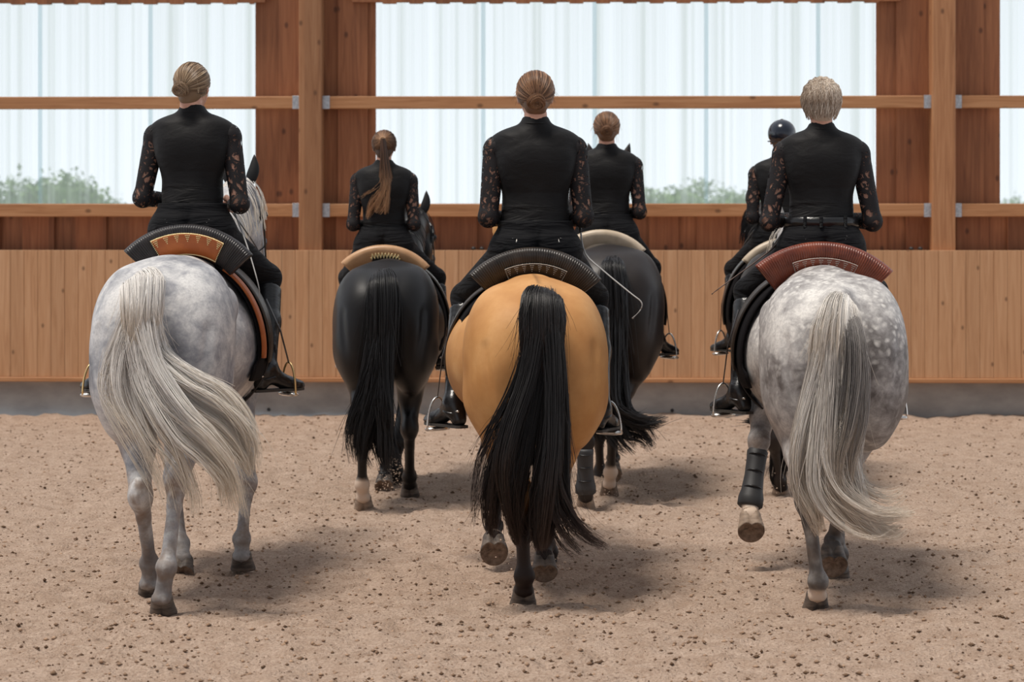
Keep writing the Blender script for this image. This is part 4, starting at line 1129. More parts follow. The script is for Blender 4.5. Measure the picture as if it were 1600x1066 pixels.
def bridle(h, label, mat):
    root = empty('bridle', tuple(h.root.location), h.yaw); tag(root, label, 'bridle')
    HP, hd = h.HP, h.hd; sdv = V(hd[1], -hd[0], 0)
    def ring(c, n, rx, rz, r=.009, name='strap'):
        n = unit(n); e1 = sdv; e2 = np.cross(n, e1)
        mb = MB(); mb.tube([c + e1 * rx * math.cos(a) + e2 * rz * math.sin(a) for a in np.linspace(0, 2 * math.pi, 30)], r, 6, .45, ref=n); return mb.build(name, mat, root)
    ring(HP(.07, -.10), hd * .45 + V(0, 0, .9) * 0 + hd * .2 + V(0, 0, -.5), .096, .135, .010, 'headpiece')
    ring(HP(.235, -.27), hd * .5 + V(0, 0, -.85), .062, .088, .010, 'noseband')
    for sx in (-1, 1):
        mb = MB(); mb.tube([HP(.05, -.03, sx * .093), HP(.15, -.20, sx * .085), HP(.27, -.38, sx * .060)], .009, 6, .5, ref=sdv); mb.build('cheek_strap', mat, root)
        mb = MB(); c = HP(.275, -.40, sx * .064); mb.tube([c + V(0, .028 * math.cos(a), .028 * math.sin(a)) for a in np.linspace(0, 2 * math.pi, 16)], .004, 6, ref=sdv); mb.build('bit_ring', steel_b, root)
    return root, [HP(.275, -.40, -.064), HP(.275, -.40, .064)]
# ------------------------------------------------------------------ riders
skin = Mat('skin', .5, (.62, .34, .24), .4); skin.b.inputs['Subsurface Weight'].default_value = .0
skin.color(skin.ramp(skin.noise(skin.coord(), 18, 3), [(.35, (.50, .25, .17)), (.65, (.62, .34, .24))])); skin = skin.m
def cloth(name, c, rough=.6, sheen=.15, folds=.5):
    M = Mat(name, rough, c, .16, sheen=sheen * .5)
    f1 = M.noise(M.coord((1.2, 1.2, 7)), 2.2, 3, .55, .8)
    f2 = M.noise(M.coord((1, 1, 2)), 9, 3, .5, .4); mask = M.ramp(M.sep(M.tc.outputs['Object'])[2], [(.20, 1), (.36, .02)])
    M.bump(M.math('ADD', M.math('MULTIPLY', M.math('MULTIPLY', f1, mask), 2.0), M.math('MULTIPLY', f2, .25)), folds, .03)
    n = M.noise(M.coord(), 300, 2); M.color(M.ramp(n, [(.3, tuple(x * .8 for x in c)), (.7, tuple(x * 1.25 for x in c))])); return M.m
jersey = cloth('black_jersey', (.0085, .0078, .0082), .6, .10, .8)
breech = cloth('black_breeches', (.0048, .0048, .0062), .8, .06, .6)
lace = Mat('black_lace', .7, (.010, .008, .009), .3)
_o = lace.coord(); _w = lace.noise(_o, 10, 2, out='Color')
_sc = lace.N.new('ShaderNodeVectorMath'); _sc.operation = 'SCALE'; _sc.inputs['Scale'].default_value = .10
_ad = lace.N.new('ShaderNodeVectorMath'); _ad.operation = 'ADD'; lace.L.new(_w, _sc.inputs[0]); lace.L.new(_o, _ad.inputs[0]); lace.L.new(_sc.outputs[0], _ad.inputs[1])
_d = lace.vor(_ad.outputs[0], 24, 'DISTANCE_TO_EDGE'); _n = lace.noise(_ad.outputs[0], 26, 2, .6)
_scroll = lace.math('ABSOLUTE', lace.math('SUBTRACT', _n, .5))
_h = lace.math('MULTIPLY', lace.ramp(_d, [(.10, 0), (.17, 1)]), lace.ramp(_scroll, [(.035, 0), (.06, 1)]))
_net = lace.vor(_o, 150, 'DISTANCE_TO_EDGE'); _h = lace.math('MULTIPLY', _h, lace.ramp(_net, [(.05, .45), (.12, .92)]))
_tr = lace.N.new('ShaderNodeBsdfTransparent'); _mx = lace.N.new('ShaderNodeMixShader')
lace.L.new(_h, _mx.inputs[0]); lace.L.new(lace.b.outputs[0], _mx.inputs[1]); lace.L.new(_tr.outputs[0], _mx.inputs[2]); lace.L.new(_mx.outputs[0], lace.N['Material Output'].inputs[0]); lace = lace.m
boot_m = Mat('boot_leather', .28, (.010, .010, .011), .5); boot_m.bump(boot_m.noise(boot_m.coord((1, 1, 2)), 16, 3), .35, .012); boot_m = boot_m.m
helmet_m = Mat('helmet_shell', .2, (.012, .016, .028), .6).m
sole_r = Mat('boot_sole', .7, (.05, .045, .04)).m

def slerp_path(c, r, d0, d1, m, lift=0.0, rng=None):
    d0 = d0 / np.linalg.norm(d0, axis=1)[:, None]; d1 = np.broadcast_to(unit(d1), d0.shape)
    om = np.arccos(np.clip((d0 * d1).sum(1), -.999, .999))[:, None, None]; t = np.linspace(0, 1, m)[None, :, None]
    D = (np.sin((1 - t) * om) * d0[:, None] + np.sin(t * om) * d1[:, None]) / np.sin(om)
    return c + D * np.asarray(r) * (1 + lift * np.sin(math.pi * t))

def hand(side, wr, d, vox=.0042):
    """closed fist around a rein; side -1 left. wr wrist, d forearm direction"""
    d = unit(d); up = unit(V(0, 0, 1) - d * d[2]); out = np.cross(d, up) * side    # towards the little outside
    inn = -out
    c = wr + d * .055
    F = Field(np.minimum(wr, wr + d * .12) - .07, np.maximum(wr, wr + d * .12) + .07, vox)
    F.cone(wr - d * .03, wr + d * .01, .026, .026, .01)
    for i in range(4):                       # palm bones, stacked from index (top) to little finger
        o = up * (.028 - .019 * i)
        F.cone(wr + d * .012 + o * .5, wr + d * .078 + o, .015, .0125, .012)
    L = (.040, .044, .041, .032)
    for i in range(4):
        o = up * (.029 - .0195 * i); a = wr + d * .080 + o + out * .004
        b = a + inn * .030 + d * .016 * L[i] / .04; cc = b + inn * .012 - d * .024; e = cc - d * .012 + out * .012
        F.chain([a, b, cc, e], [.0098, .0092, .0085, .0075], .003)
    t0 = wr + d * .022 + up * .020 + inn * .012; t1 = t0 + d * .030 + up * .016 + inn * .016; t2 = t1 + d * .030 + inn * .004 + up * -.002
    F.chain([t0, t1, t2], [.0135, .011, .009], .006)
    v, q = F.mesh(); return smooth_verts(v, q, 1, .4), q

class Rider:
    def __init__(s, label, h, y, seat, sc, yaw=None, vox=.0085, lean=0.0, x=0.0, head=(0, 0, 0), elbows=None, hands=None, knees=None, feet=None, hair='bun', hairc=None, belt=False, slim=1.0, lace_on=True, bun=(0, -.88, -.47), zips=True, sweep=0.0, boots_top=.30):
        s.h = h; s.k = sc; k = sc
        w0 = h.world(V(x, y, seat)); s.root = empty('person', tuple(w0), h.yaw); tag(s.root, label, 'person', None)
        s.w0 = w0; s.R = h.R
        def P(px, py, pz): return V(px, py, pz) * k
        EL = elbows or {-1: (-.215, -.04, .225), 1: (.215, -.04, .225)}
        WR = hands or {-1: (-.115, .20, .215), 1: (.115, .20, .215)}
        KN = knees or {-1: (-.315, .36, -.15), 1: (.315, .36, -.15)}
        FT = feet or {-1: (-.335, .10, -.60, .55), 1: (.335, .10, -.60, .55)}
        hx, hy, hz = head
        HC = P(hx, .015, .775)
        SH = {q: P(q * .182, 0, .560) for q in (-1, 1)}
        NB = P(0, -.01, .62)
        # ---- body under the clothes: head, neck, trunk, arms, legs in one skin
        F = Field(P(-.46, -.22, -.78), P(.46, .56, .93), .011)
        lw = slim
        F.ell(P(0, -.005, .44), P(.150 * lw, .10, .17), .03); F.ell(P(0, -.01, .25), P(.125 * lw, .085, .14), .06); F.ell(P(0, -.01, .10), P(.155, .11, .11), .06)
        F.cone(P(0, -.02, .52), P(0, -.01, .66), .062 * k, .054 * k, .05); F.cone(P(-.12, 0, .56), P(.12, 0, .56), .05 * k, .05 * k, .05)
        for q in (-1, 1):
            e_, w_ = P(*EL[q]), P(*WR[q]); F.cone(SH[q] + P(0, 0, -.018), e_, .0465 * k, .0395 * k, .03); F.cone(e_, w_, .036 * k, .025 * k, .01)
            kn, fo = P(*KN[q]), FT[q]; an = P(*fo[:3])
            F.cone(P(q * .09, 0, .07), kn, .085 * k, .055 * k, .04); F.cone(kn, an, .05 * k, .033 * k, .02)
            F.cone(an, an + P(q * .13 * math.sin(fo[3]), .13 * math.cos(fo[3]), -.080), .028 * k, .020 * k, .02)
        v1, q1 = F.mesh(); v1 = smooth_verts(v1, q1, 1)
        # head in finer voxels
        G = Field(HC - .16 * k, HC + V(.16, .17, .15) * k, .0055)
        def Hp(a, b, c):        # head frame turned by hy
            ca, sa = math.cos(hy), math.sin(hy); return HC + V(a * ca + b * sa, -a * sa + b * ca, c) * k
        G.ell(Hp(0, -.012, .022), V(.073, .090, .082) * k, .02); G.ell(Hp(0, .03, -.03), V(.058, .062, .078) * k, .03)
        G.cone(Hp(0, -.03, -.09), Hp(0, -.035, -.16), .052 * k, .052 * k, .03); G.ell(Hp(0, .075, -.088), V(.024, .018, .018) * k, .02)
        G.cone(Hp(0, .088, .010), Hp(0, .108, -.028), .008 * k, .014 * k, .012); G.ell(Hp(0, .09, -.058), V(.022, .010, .010) * k, .01)
        for q in (-1, 1):
            G.ell(Hp(q * .030, .095, .006), V(.016, .012, .010) * k, .012, op='sub'); G.ell(Hp(q * .030, .083, .006), V(.012, .012, .010) * k, .004)
            G.ell(Hp(q * .074, -.004, -.008), V(.010, .017, .030) * k, .006); G.ell(Hp(q * .080, .004, -.004), V(.006, .009, .016) * k, .004, op='sub')
        v2, q2 = G.mesh(); v2 = smooth_verts(v2, q2, 1, .4)
        vs, qs = [v1, v2], [q1, q2 + len(v1)]; n = len(v1) + len(v2)
        for q in (-1, 1):
            e_, w_ = P(*EL[q]), P(*WR[q]); hv, hq = hand(q, w_, (w_ - e_) * V(.6, 1, 1)); vs.append(hv); qs.append(hq + n); n += len(hv)
        link('body', new_mesh('body', np.concatenate(vs), np.concatenate(qs)), skin, s.root)
        # ---- shirt trunk with standing collar
        T = Field(P(-.30, -.20, .13), P(.30, .20, .74), vox)
        T.ell(P(0, .0, .45), P(.172 * lw, .115, .17), .03); T.ell(P(0, -.015, .50), P(.178 * lw, .098, .10), .05); T.ell(P(0, -.005, .25), P(.150 * lw, .105, .17), .07); T.ell(P(0, -.01, .13), P(.172, .12, .08), .05)
        for q in (-1, 1):
            T.cone(P(q * .04, -.01, .605), SH[q] + P(-q * .010, 0, -.012), .048 * k, .048 * k, .06); T.ell(P(q * .075, -.062, .46), P(.075, .045, .11), .06); T.ell(P(q * .095, -.02, .58), P(.07, .055, .03), .05)
        T.cone(P(0, -.012, .60), P(0, -.008, .665), .066 * k, .060 * k, .035)
        T.cut_plane(P(0, -.02, .682), (0, .12, 1)); T.cut_plane(P(0, 0, .165), (0, 0, -1))
        for q in (-1, 1): T.cut_plane(P(q * .205 * min(1.03, lw + .02), 0, .5), (q, 0, .12))
        T.ell(P(0, -.005, .70), P(.053, .053, .05), .004, op='sub')
        v, q = T.mesh(); link('shirt', new_mesh('shirt', smooth_verts(v, q, 1), q), jersey, s.root)
        # collar piping
        c = [P(.0655 * math.cos(a), -.010 + .064 * math.sin(a), .652 + .004 * math.sin(a)) for a in np.linspace(0, 2 * math.pi, 40)]
        MB().tube(c, .0035 * k, 6).build('collar_piping', jersey, s.root)
        # ---- sleeves
        for q in (-1, 1):
            e_, w_ = P(*EL[q]), P(*WR[q]); lo = np.minimum(np.minimum(SH[q], e_), w_) - .09; hi = np.maximum(np.maximum(SH[q], e_), w_) + .09
            A = Field(lo, hi, vox)
            A.ell(SH[q] + P(-q * .002, 0, -.018), P(.048, .055, .052), .02); A.cone(SH[q] + P(q * .004, 0, -.04), e_, .052 * k, .043 * k, .03); A.ell(e_, P(.046, .05, .046), .02); A.cone(e_, w_, .044 * k, .031 * k, .01)
            A.cut_plane(w_, w_ - e_)
            v, f = A.mesh(); link('lace_sleeve', new_mesh('lace_sleeve', smooth_verts(v, f, 1), f), lace if lace_on else jersey, s.root)
        # ---- breeches
        B = Field(P(-.48, -.26, -.32), P(.48, .56, .30), vox)
        B.ell(P(0, -.01, .22), P(.162 * lw, .116, .10), .04); B.ell(P(0, -.015, .10), P(.188, .145, .11), .07)
        for q in (-1, 1):
            kn = P(*KN[q]); an = P(*FT[q][:3])
            B.ell(P(q * .085, -.045, .06), P(.105, .105, .10), .05); B.cone(P(q * .10, .0, .06), kn, .100 * k, .068 * k, .07); B.ell(kn, P(.064, .068, .066), .03); B.cone(kn, kn * .8 + an * .2, .064 * k, .056 * k, .02)
        B.ell(P(0, -.175, .03), P(.012, .05, .10), .04, op='sub'); B.cut_plane(P(0, 0, .205), (0, 0, 1))
        v, q = B.mesh(); br = link('breeches', new_mesh('breeches', smooth_verts(v, q, 1), q), breech, s.root)
        w = [P(.166 * lw * math.cos(a), -.008 + .120 * math.sin(a), .196) for a in np.linspace(0, 2 * math.pi, 50)]
        if belt:
            mb = MB(); v = []; f = []
            for i in range(64):
                a = 2 * math.pi * i / 64; e_ = V(math.cos(a), math.sin(a), 0)
                for (r_, z_) in ((.0, -.022), (.008, -.022), (.009, 0), (.008, .022), (.0, .022)): v.append(P((.166 * lw + r_) * e_[0], -.008 + (.121 + r_) * e_[1], .200 + z_))
            f = [[i * 5 + j, i * 5 + j + 1, ((i + 1) % 64) * 5 + j + 1, ((i + 1) % 64) * 5 + j] for i in range(64) for j in range(4)]
            mb.add(v, f); bo = mb.build('belt', boot_m, s.root)
            for xx in (-.095, -.02, .10):
                y_ = -.008 - .131 * math.sqrt(1 - (xx / .175) ** 2); mb = MB(); mb.box((xx - .008) * k, (xx + .008) * k, (y_ - .006) * k, (y_ + .004) * k, .172 * k, .228 * k, bevel=.001); mb.build('belt_loop', breech, br)
        else:
            MB().tube([p * V(.985, .985, 1) for p in w], .0045 * k, 8, 3, ref=(0, 0, 1)).build('waistband', breech, br)
        if zips:
            for q in (-1, 1):
                mb = MB(); a = P(q * .092, -.142, .128); mb.tube([a, a + P(q * .003, -.006, -.012), a + P(q * .006, -.004, -.026)], [.0035, .003, .0045], 6, .6); mb.build('zip_pull', silver, br)
                if vox > .009: continue
                mb = MB(); mb.tube([P(q * (.10 + .02 * j), -.142 + .010 * j * (1 + .25 * j), .130 - .001 * j) for j in range(5)], .0025, 6); mb.build('pocket_zip', boot_m, br)
        # ---- boots
        for q in (-1, 1):
            kn, fo = P(*KN[q]), FT[q]; an = P(*fo[:3]); tz = fo[3]; fd = V(q * math.sin(tz), math.cos(tz), -.05); up = V(0, 0, 1)
            X = kn * .88 + an * .12; M_ = Field(np.minimum(X, an) - .24 * k, np.maximum(X, an) + .26 * k, vox)
            M_.cone(X, kn * .5 + an * .5, .070 * k, .064 * k, .02); M_.cone(kn * .5 + an * .5, an, .063 * k, .046 * k, .03)
            heel = an + P(0, -.0, -.075) - fd * .035 * k; ball = an + fd * .135 * k + P(0, 0, -.078); toe = an + fd * .185 * k + P(0, 0, -.082)
            M_.cone(an, heel, .045 * k, .036 * k, .03); M_.cone(an + P(0, 0, -.02), ball, .042 * k, .036 * k, .04); M_.cone(ball, toe, .038 * k, .030 * k, .02)
            M_.cut_plane(X, X - an); M_.cut_plane(an + P(0, 0, -.102), (0, 0, -1))
            v, f = M_.mesh(); bt = link('boot', new_mesh('boot', smooth_verts(v, f, 1), f), boot_m, s.root)
            zb = (an + P(0, 0, -.112))[2]; so = MB(); pl = []
            sdv = V(fd[1], -fd[0], 0)
            for (l, w_) in ((-.075, .022), (-.06, .034), (-.02, .036), (.03, .030), (.08, .036), (.13, .041), (.175, .034), (.205, .018)): pl.append((l, w_))
            ring = [an + unit(fd * V(1, 1, 0)) * l * k + sdv * w_ * k for l, w_ in pl] + [an + unit(fd * V(1, 1, 0)) * l * k - sdv * w_ * k for l, w_ in pl[::-1]]
            v = [V(r_[0], r_[1], zb + .013) for r_ in ring] + [V(r_[0], r_[1], zb) for r_ in ring]; n_ = len(ring)
            so.add(v, [list(range(n_)), list(range(n_, 2 * n_))[::-1]] + [[i, i + n_, (i + 1) % n_ + n_, (i + 1) % n_] for i in range(n_)]); so.build('sole', sole_r, bt, smooth=False)
            rr = an + P(0, 0, .0); mb = MB()
            mb.tube([an + P(.050 * math.cos(a), .052 * math.sin(a), -.035 + .012 * math.sin(a)) for a in np.linspace(0, 2 * math.pi, 24)], .005 * k, 6, 1.5, ref=(0, 0, 1)); mb.build('spur_strap', boot_m, bt)
            mb = MB(); b0 = an + P(0, -.05, -.035); mb.tube([b0, b0 - unit(fd) * .03 * k], [.004, .006], 8); mb.build('spur', steel_b, bt)
        # ---- hair or helmet
        s.Hp = Hp; rng = np.random.default_rng(int(abs(w0[0]) * 1000) + 3)
        cc = Hp(0, -.014, .022); r = V(.083, .098, .090) * k
        ca, sa = math.cos(hy), math.sin(hy)
        def turn(D): D = np.atleast_2d(D); return np.stack([D[:, 0] * ca + D[:, 1] * sa, -D[:, 0] * sa + D[:, 1] * ca, D[:, 2]], 1)
        if hair == 'helmet':
            C = Field(HC - .18 * k, HC + .18 * k, .006); C.ell(Hp(0, -.005, .045), V(.098, .120, .098) * k, .01); C.cut_plane(Hp(0, 0, -.022), (0, .15, -1))
            C.ell(Hp(0, .10, .015), V(.085, .06, .012) * k, .012)
            C.ell(Hp(0, -.01, .0), V(.083, .10, .085) * k, .004, op='sub')
            v, q = C.mesh(); he = link('helmet', new_mesh('helmet', smooth_verts(v, q, 1), q), helmet_m, s.root)
            MB().ball(Hp(0, -.005, .143), (.010, .010, .004), 12, 6).build('button', helmet_m, he)
            MB().tube([Hp(.098 * math.cos(a), -.005 + .120 * math.sin(a), -.012 + .008 * math.sin(a)) for a in np.linspace(0, 2 * math.pi, 50)], .003, 6).build('rim', boot_m, he)
            D = rng.normal(0, 1, (500, 3)) * V(1, .6, .4) + V(0, -.9, -.1); D[:, 2] = -np.abs(D[:, 2]) * .5
            Pp = slerp_path(cc, r * 1.0, turn(D), turn(V(0, -.7, -.75))[0], 8, .02)
            strands('hair', Pp, np.full((500, 8), .0016), rng.random(500), hairc, s.root)
            return
        C = Field(HC - .16 * k, HC + .17 * k, .006); big = 1.06 if hair == 'short' else 1.0
        C.ell(cc, r * .985 * big, .01); C.ell(Hp(0, -.055, -.045), V(.052, .042, .055) * k * big, .03)
        C.ell(Hp(0, .11, -.035), V(.075, .085, .085) * k, .01, op='sub')
        C.cut_plane(Hp(0, 0, -.086 if hair == 'short' else -.064), (0, .35, -1))
        v, q = C.mesh(); v = smooth_verts(v, q, 2); me = new_mesh('scalp', v, q); fattr(me, 'tone', np.full(len(v), .25)); fattr(me, 'along', np.zeros(len(v)))
        def sphere(n, f):
            out = []
            while len(out) < n:
                d = unit(rng.normal(0, 1, 3))
                if f(d): out.append(d)
            return np.array(out)
        if hair in ('bun', 'pony'):
            bd = unit(bun); n = 2200
            D = sphere(n, lambda d: (d[1] < .55 + .3 * d[2]) and d[2] > -.72 - .3 * d[1] - .35)
            D[:, 2] = np.maximum(D[:, 2], -.80)
            Pp = slerp_path(cc, r * 1.005, turn(D), turn(bd)[0], 14, .0); Pp += (Pp - cc) * rng.uniform(0, .045, (n, 1, 1))
            Pp += rng.normal(0, .0012, (n, 1, 3))
            hr = strands('hair', Pp, np.full((n, 14), .0012) * rng.uniform(.7, 1.3, (n, 1)), rng.random(n), hairc, s.root)
            sc_ = link('scalp_hair', me, hairc, hr)
            b0 = cc + turn(bd)[0] * r * 1.24; nrm = turn(bd)[0]; e1 = unit(np.cross(nrm, (0, 0, 1))); e2 = np.cross(nrm, e1)
            if hair == 'bun':
                n = 420; t = np.linspace(0, 1, 26)[None]; a = rng.uniform(0, 6.3, (n, 1)) + t * rng.uniform(2.5, 6.5, (n, 1)); ph = rng.uniform(0, 6.3, (n, 1)) + t * rng.uniform(-3, 3, (n, 1))
                tr_ = .0150 * np.sqrt(rng.random((n, 1))) * k + .003; R0 = .0205 * k
                rad = R0 + tr_ * np.cos(ph); hgt = tr_ * 1.25 * np.sin(ph)
                ex = 1.0 + .18 * np.sin(a + .5)
                Pp = b0 + e1 * (rad * np.cos(a) * ex)[..., None] * 1.12 + e2 * (rad * np.sin(a))[..., None] + nrm * hgt[..., None]
                strands('bun', Pp, np.full((n, 26), .0014), np.clip(.5 + .5 * np.sin(ph[:, 0] * 3) * rng.random(n), 0, 1), hairc, hr)
                mb = MB(); mb.ball(b0, (.020 * k, .018 * k, .018 * k), 12, 8); fo_ = mb.build('bun_core', hairc, hr); fattr(fo_.data, 'tone', np.full(len(fo_.data.vertices), .1))
                # loose wisps
                n = 16; d0 = turn(sphere(n, lambda d: abs(d[0]) > .6 and d[2] < .2 and d[1] < .3)); p0 = cc + d0 * r; t = np.linspace(0, 1, 8)[None, :, None]
                Pp = p0[:, None] + d0[:, None] * t * rng.uniform(.01, .03, (n, 1, 1)) + V(0, -.01, -.03) * t ** 2 * rng.uniform(.4, 1.4, (n, 1, 1)); strands('wisp', Pp, np.full((n, 8), .0006), rng.random(n), hairc, hr)['kind'] = 'stuff'
            s.b0 = b0; s.hr = hr
        elif hair == 'short':
            n = 3400; crown = unit(V(.08, -.45, .88)); D = sphere(n, lambda d: (d[1] < .5 + .3 * d[2]) and d[2] > -.80)
            m_ = 10; d0 = crown + rng.normal(0, .28, (n, 3)); Pp = slerp_path(cc, r * 1.06, turn(d0), V(0, 0, 1), 2)[:, :1]
            d0 = turn(d0); d1 = turn(D); d0 /= np.linalg.norm(d0, axis=1)[:, None]
            t = np.linspace(0, 1, m_)[None, :, None]; om = np.arccos(np.clip((d0 * d1).sum(1), -.99, .999))[:, None, None]
            st_ = np.maximum(0, 1 - rng.uniform(.5, 1.0, (n, 1, 1))); tt = st_ + (1 - st_) * t
            DD = (np.sin((1 - tt) * om) * d0[:, None] + np.sin(tt * om) * d1[:, None]) / np.sin(om)
            cl = np.sin(DD[..., 0:1] * 23 + 3 * DD[..., 2:3]) * .03 + np.sin(DD[..., 0:1] * 51 + DD[..., 1:2] * 20) * .02
            Pp = cc + DD * r * (1.045 + rng.uniform(0, .11, (n, 1, 1)) + cl + .05 * t ** 2)
            low = DD[..., 2:3] < -.3; Pp = Pp + np.where(low, (DD[..., 2:3] + .3) * V(0, .02, .045), 0) + V(0, -.012, 0) * (DD[..., 2:3] > -.2)
            hr = strands('hair', Pp, np.full((n, m_), .0017) * np.linspace(1, .45, m_), rng.random(n), hairc, s.root); link('scalp_hair', me, hairc, hr)
    def J(s, px, py, Y): return s.R @ (W(px, py, Y) - s.w0)

hair_lt = hair_mat('light_brown_hair', [(0, (.07, .04, .02)), (.5, (.28, .175, .10)), (1, (.56, .42, .28))], .4, spec=.5)
hair_md = hair_mat('auburn_brown_hair', [(0, (.05, .022, .011)), (.5, (.22, .105, .05)), (1, (.50, .28, .155))], .4, spec=.5)
hair_dk = hair_mat('dark_brown_hair', [(0, (.035, .018, .011)), (.5, (.10, .05, .028)), (1, (.20, .10, .055))], .4, spec=.5, alongmix=(.55, .30, .15), along=(.30, .9))
hair_bl = hair_mat('short_blond_hair', [(0, (.22, .15, .10)), (.4, (.55, .43, .33)), (1, (.90, .81, .70))], .5, spec=.4)

ft = lambda a, b, c, d: {-1: (-a, b, c, d), 1: (a, b, c, d)}
kn_ = lambda a, b, c: {-1: (-a, b, c), 1: (a, b, c)}
def stir(h, r, seat, sc, y, FT, x=0):
    out = {}
    for q in (-1, 1):
        a = V(*FT[q][:3]) * sc + V(x, y, seat); tz = FT[q][3]; fd = V(q * math.sin(tz), math.cos(tz), 0)
        c = a + fd * .125 * sc + V(0, 0, -.118 * sc - .010); out[q] = (c[0], c[1], c[2], tz)
    return out

def mount(h, rl, sl, y, seat, sc, FT, KN, sad, **kw):
    x = kw.get('x', 0)
    r = Rider(rl, h, y, seat, sc, feet=FT, knees=KN, **kw)
    sd = saddle(h, sl, stirrups=stir(h, r, seat, sc, y, FT, x), **sad)
    return r, sd

r1, s1 = mount(H1, 'rider with light brown bun on the left grey horse', 'black ribbed saddle with orange studded panel on left grey horse', 1.12, 1.555, 1.0,
    {-1: (-.43, .08, -.60, .85), 1: (.345, .10, -.595, .85)}, kn_(.305, .36, -.16),
    dict(top=1.665, hw=.305, drop=.135, thick=.15, mat=L_black, panel='full', panel_m=L_orange, stud_m=gilt, tilt=.03, strap=(1,), pw=.58, t1=.72, arc_y=.80, cx=.03),
    x=-.022, head=(.0, .22, 0), hair='bun', hairc=hair_lt, bun=(-.13, -.90, -.38), hands={-1: (-.10, .22, .22), 1: (.168, .15, .205)}, elbows={-1: (-.238, -.03, .235), 1: (.238, -.05, .205)})
r2, s2 = mount(H2, 'rider with auburn bun on the golden horse in the middle', 'dark brown ribbed saddle with silver studs on the golden horse', 1.12, 1.455, 1.075,
    {-1: (-.365, .08, -.62, .62), 1: (.305, .10, -.645, .45)}, kn_(.300, .36, -.15),
    dict(top=1.555, hw=.315, drop=.14, thick=.15, mat=L_brown, panel='arc', panel_m=L_brown, stud_m=silver, pw=.52, t1=.50, tilt=.035, arc_y=.82, cx=.035),
    x=.055, hair='bun', hairc=hair_md, slim=1.03)
r3, s3 = mount(H3, 'rider with short blond hair and belt on the right grey horse', 'red brown ribbed saddle with white studs on right grey horse', 1.12, 1.475, 1.0,
    {-1: (-.385, .10, -.625, .60), 1: (.345, .10, -.64, .4)}, kn_(.315, .36, -.15),
    dict(top=1.582, hw=.325, drop=.125, thick=.155, mat=L_red, panel='arc', panel_m=L_red, stud_m=silver, pw=.52, t1=.52, tilt=.04, arc_y=.80, cx=.028),
    x=.06, hair='short', hairc=hair_bl, belt=True, slim=1.04, elbows={-1: (-.255, -.03, .200), 1: (.245, -.03, .200)})
r4, s4 = mount(H4, 'rider with long brown ponytail on the rear left black horse', 'plain tan saddle with toothed black trim on left black horse', 1.12, 1.455, .895,
    {-1: (-.28, .12, -.66, .1), 1: (.40, .12, -.68, .2)}, {-1: (-.285, .38, -.16), 1: (.345, .38, -.16)},
    dict(top=1.532, hw=.275, drop=.12, thick=.125, mat=L_tan, panel='teeth', panel_m=L_black, stud_m=gilt, ribs=0, pw=.36, t1=.60, tilt=.04, arc_y=.85, cx=-.035),
    x=-.07, hair='pony', hairc=hair_dk, bun=(0, -.9, .25), vox=.0095)
r5, s5 = mount(H5, 'rider with small auburn bun on the rear right dark horse', 'beige leather saddle on the dark horse behind the golden one', 1.10, 1.515, .975,
    {-1: (-.36, .12, -.60, .5), 1: (.335, .12, -.615, .75)}, kn_(.300, .38, -.15),
    dict(top=1.625, hw=.275, drop=.12, thick=.12, mat=L_beige, panel=None, panel_m=None, stud_m=None, ribs=0, tilt=.02, arc_y=.85, cx=-.04),
    x=-.01, hair='bun', hairc=hair_md, vox=.0095, bun=(0, -.92, -.35))
r6, s6 = mount(H6, 'rider in dark riding helmet mostly behind the blond rider', 'beige saddle edge seen left of the red brown saddle', 1.10, 1.49, .94,
    {-1: (-.325, .12, -.62, .8), 1: (.345, .12, -.62, .6)}, kn_(.30, .38, -.15),
    dict(top=1.575, hw=.31, drop=.15, thick=.13, mat=L_beige, panel=None, panel_m=None, stud_m=None, ribs=0, arc_y=.85, cx=.06),
    x=.045, hair='helmet', hairc=hair_dk, vox=.0095)
# ponytail of the rear left rider
rng = np.random.default_rng(4); Yp = 14.42; b0 = r4.b0
def pt_(px, py, d=0.0): return r4.J(px, py, Yp + d)
def plock(pts, w, n, tm=.6, wob=.008): return lock_paths([b0 - V(0, .0, 0)] + [pt_(*p) for p in pts], [x / FPX * Yp for x in w], [.02], n, 18, rng, 0, wob, tm)
Pp = [plock([(602, 262), (603, 290), (596, 315), (588, 334)], [4, 8, 11, 12, 7], 500), plock([(600, 262), (598, 295), (582, 318), (571, 342)], [4, 7, 9, 8, 4], 220),
      plock([(603, 262), (606, 292), (603, 318), (600, 336)], [4, 7, 9, 8, 4], 260), plock([(600, 255), (596, 282), (580, 298), (563, 310)], [3, 5, 4, 4, 2], 60)]
Pp = np.concatenate(Pp); n = len(Pp); strands('ponytail', Pp, np.full((n, 18), .0014) * np.interp(np.linspace(0, 1, 18), [0, .7, 1], [1, .9, .3]), rng.random(n), hair_dk, r4.hr)
MB().tube([b0 + V(.014 * math.cos(a), -.006 + .004 * math.sin(a), .014 * math.sin(a) - .004) for a in np.linspace(0, 6.28, 16)], .004, 6).build('hair_band', L_tan, r4.hr)

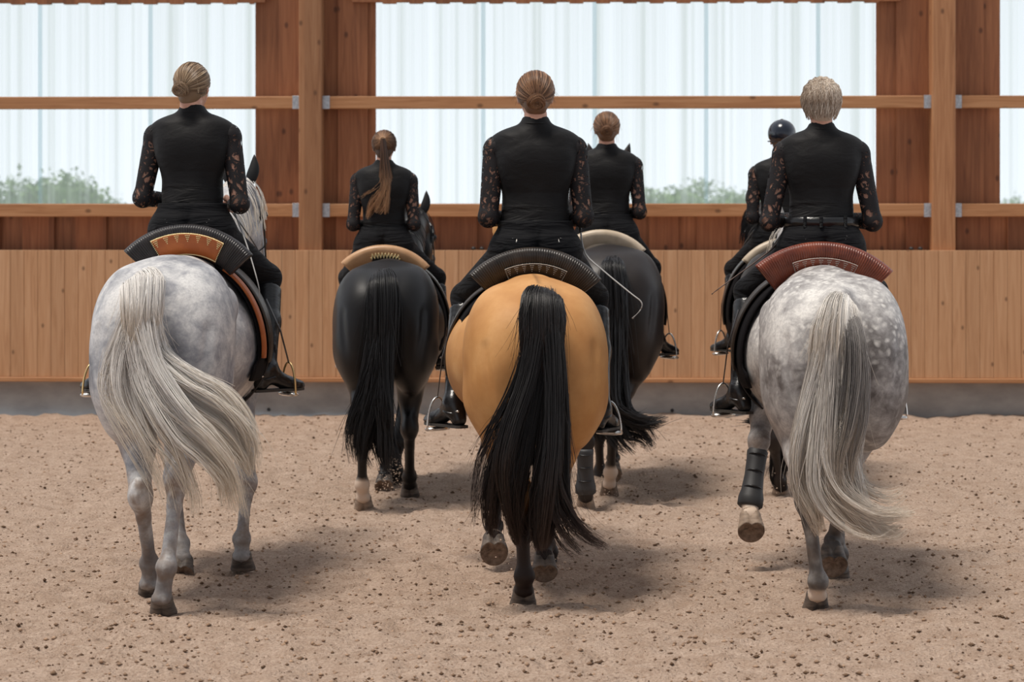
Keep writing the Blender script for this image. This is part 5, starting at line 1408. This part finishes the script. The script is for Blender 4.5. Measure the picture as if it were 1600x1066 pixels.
# bridles with reins
for h, r, lb in ((H1, r1, 'black bridle on the left grey horse'), (H2, r2, 'black bridle on the golden horse hidden by its rider'), (H3, r3, 'black bridle on the right grey horse'), (H4, r4, 'black bridle on the rear left black horse'), (H5, r5, 'black bridle on the rear right dark horse'), (H6, r6, 'black bridle on the horse behind the right grey')):
    br, bits = bridle(h, lb, black_leather)
    WR = {-1: V(-.11, .27, .215), 1: V(.12, .25, .205)}
    for q, b in zip((-1, 1), bits):
        hw_ = h.loc(r.w0) + WR[q] * r.k; n2 = h.neck[1]
        mid_ = (hw_ + b) / 2; mid_[0] = q * max(abs(mid_[0]), .15) + .3 * n2[0]; mid_[2] -= .03
        MB().tube(catmull([hw_, mid_, b], 12), .006, 6, .4, ref=(1, 0, 0)).build('rein', black_leather, br)

# whips held by three riders
whip_g = Mat('whip_grey', .5, (.32, .31, .30)).m; whip_b = Mat('whip_brown', .5, (.10, .06, .045)).m
def whip(pts, m, label, r=.0028):
    P = [W(*p) for p in pts]; o = empty('riding_whip', tuple(P[0])); tag(o, label, 'whip')
    C = catmull(P, 24) - P[0]; MB().tube(C[:20], np.linspace(.0045, r, 20), 8).build('shaft', m, o)
    MB().tube(C[19:], [r, r * .8, r * .6, r * .8, r * 1.6], 6).build('lash', m, o); MB().tube([C[0], C[0] * .6 + C[1] * .4, C[1]], [.008, .0075, .006], 8).build('handle', boot_m, o)
whip([(356, 312, 11.32), (366, 332, 11.2), (384, 378, 11.0), (397, 420, 10.85), (405, 452, 10.8), (404, 466, 10.8)], whip_g, 'thin grey whip hanging beside the left grey horse')
whip([(906, 352, 11.3), (914, 395, 11.2), (945, 425, 11.0), (985, 458, 10.8), (1002, 472, 10.75), (1001, 484, 10.75), (988, 498, 10.75)], whip_g, 'thin grey whip with bent tip right of the golden horse')
whip([(1228, 352, 11.35), (1212, 383, 11.2), (1190, 402, 11.1), (1155, 428, 11.0), (1122, 452, 10.95), (1112, 460, 10.95)], whip_b, 'thin brown whip pointing left of the red brown saddle', .0024)
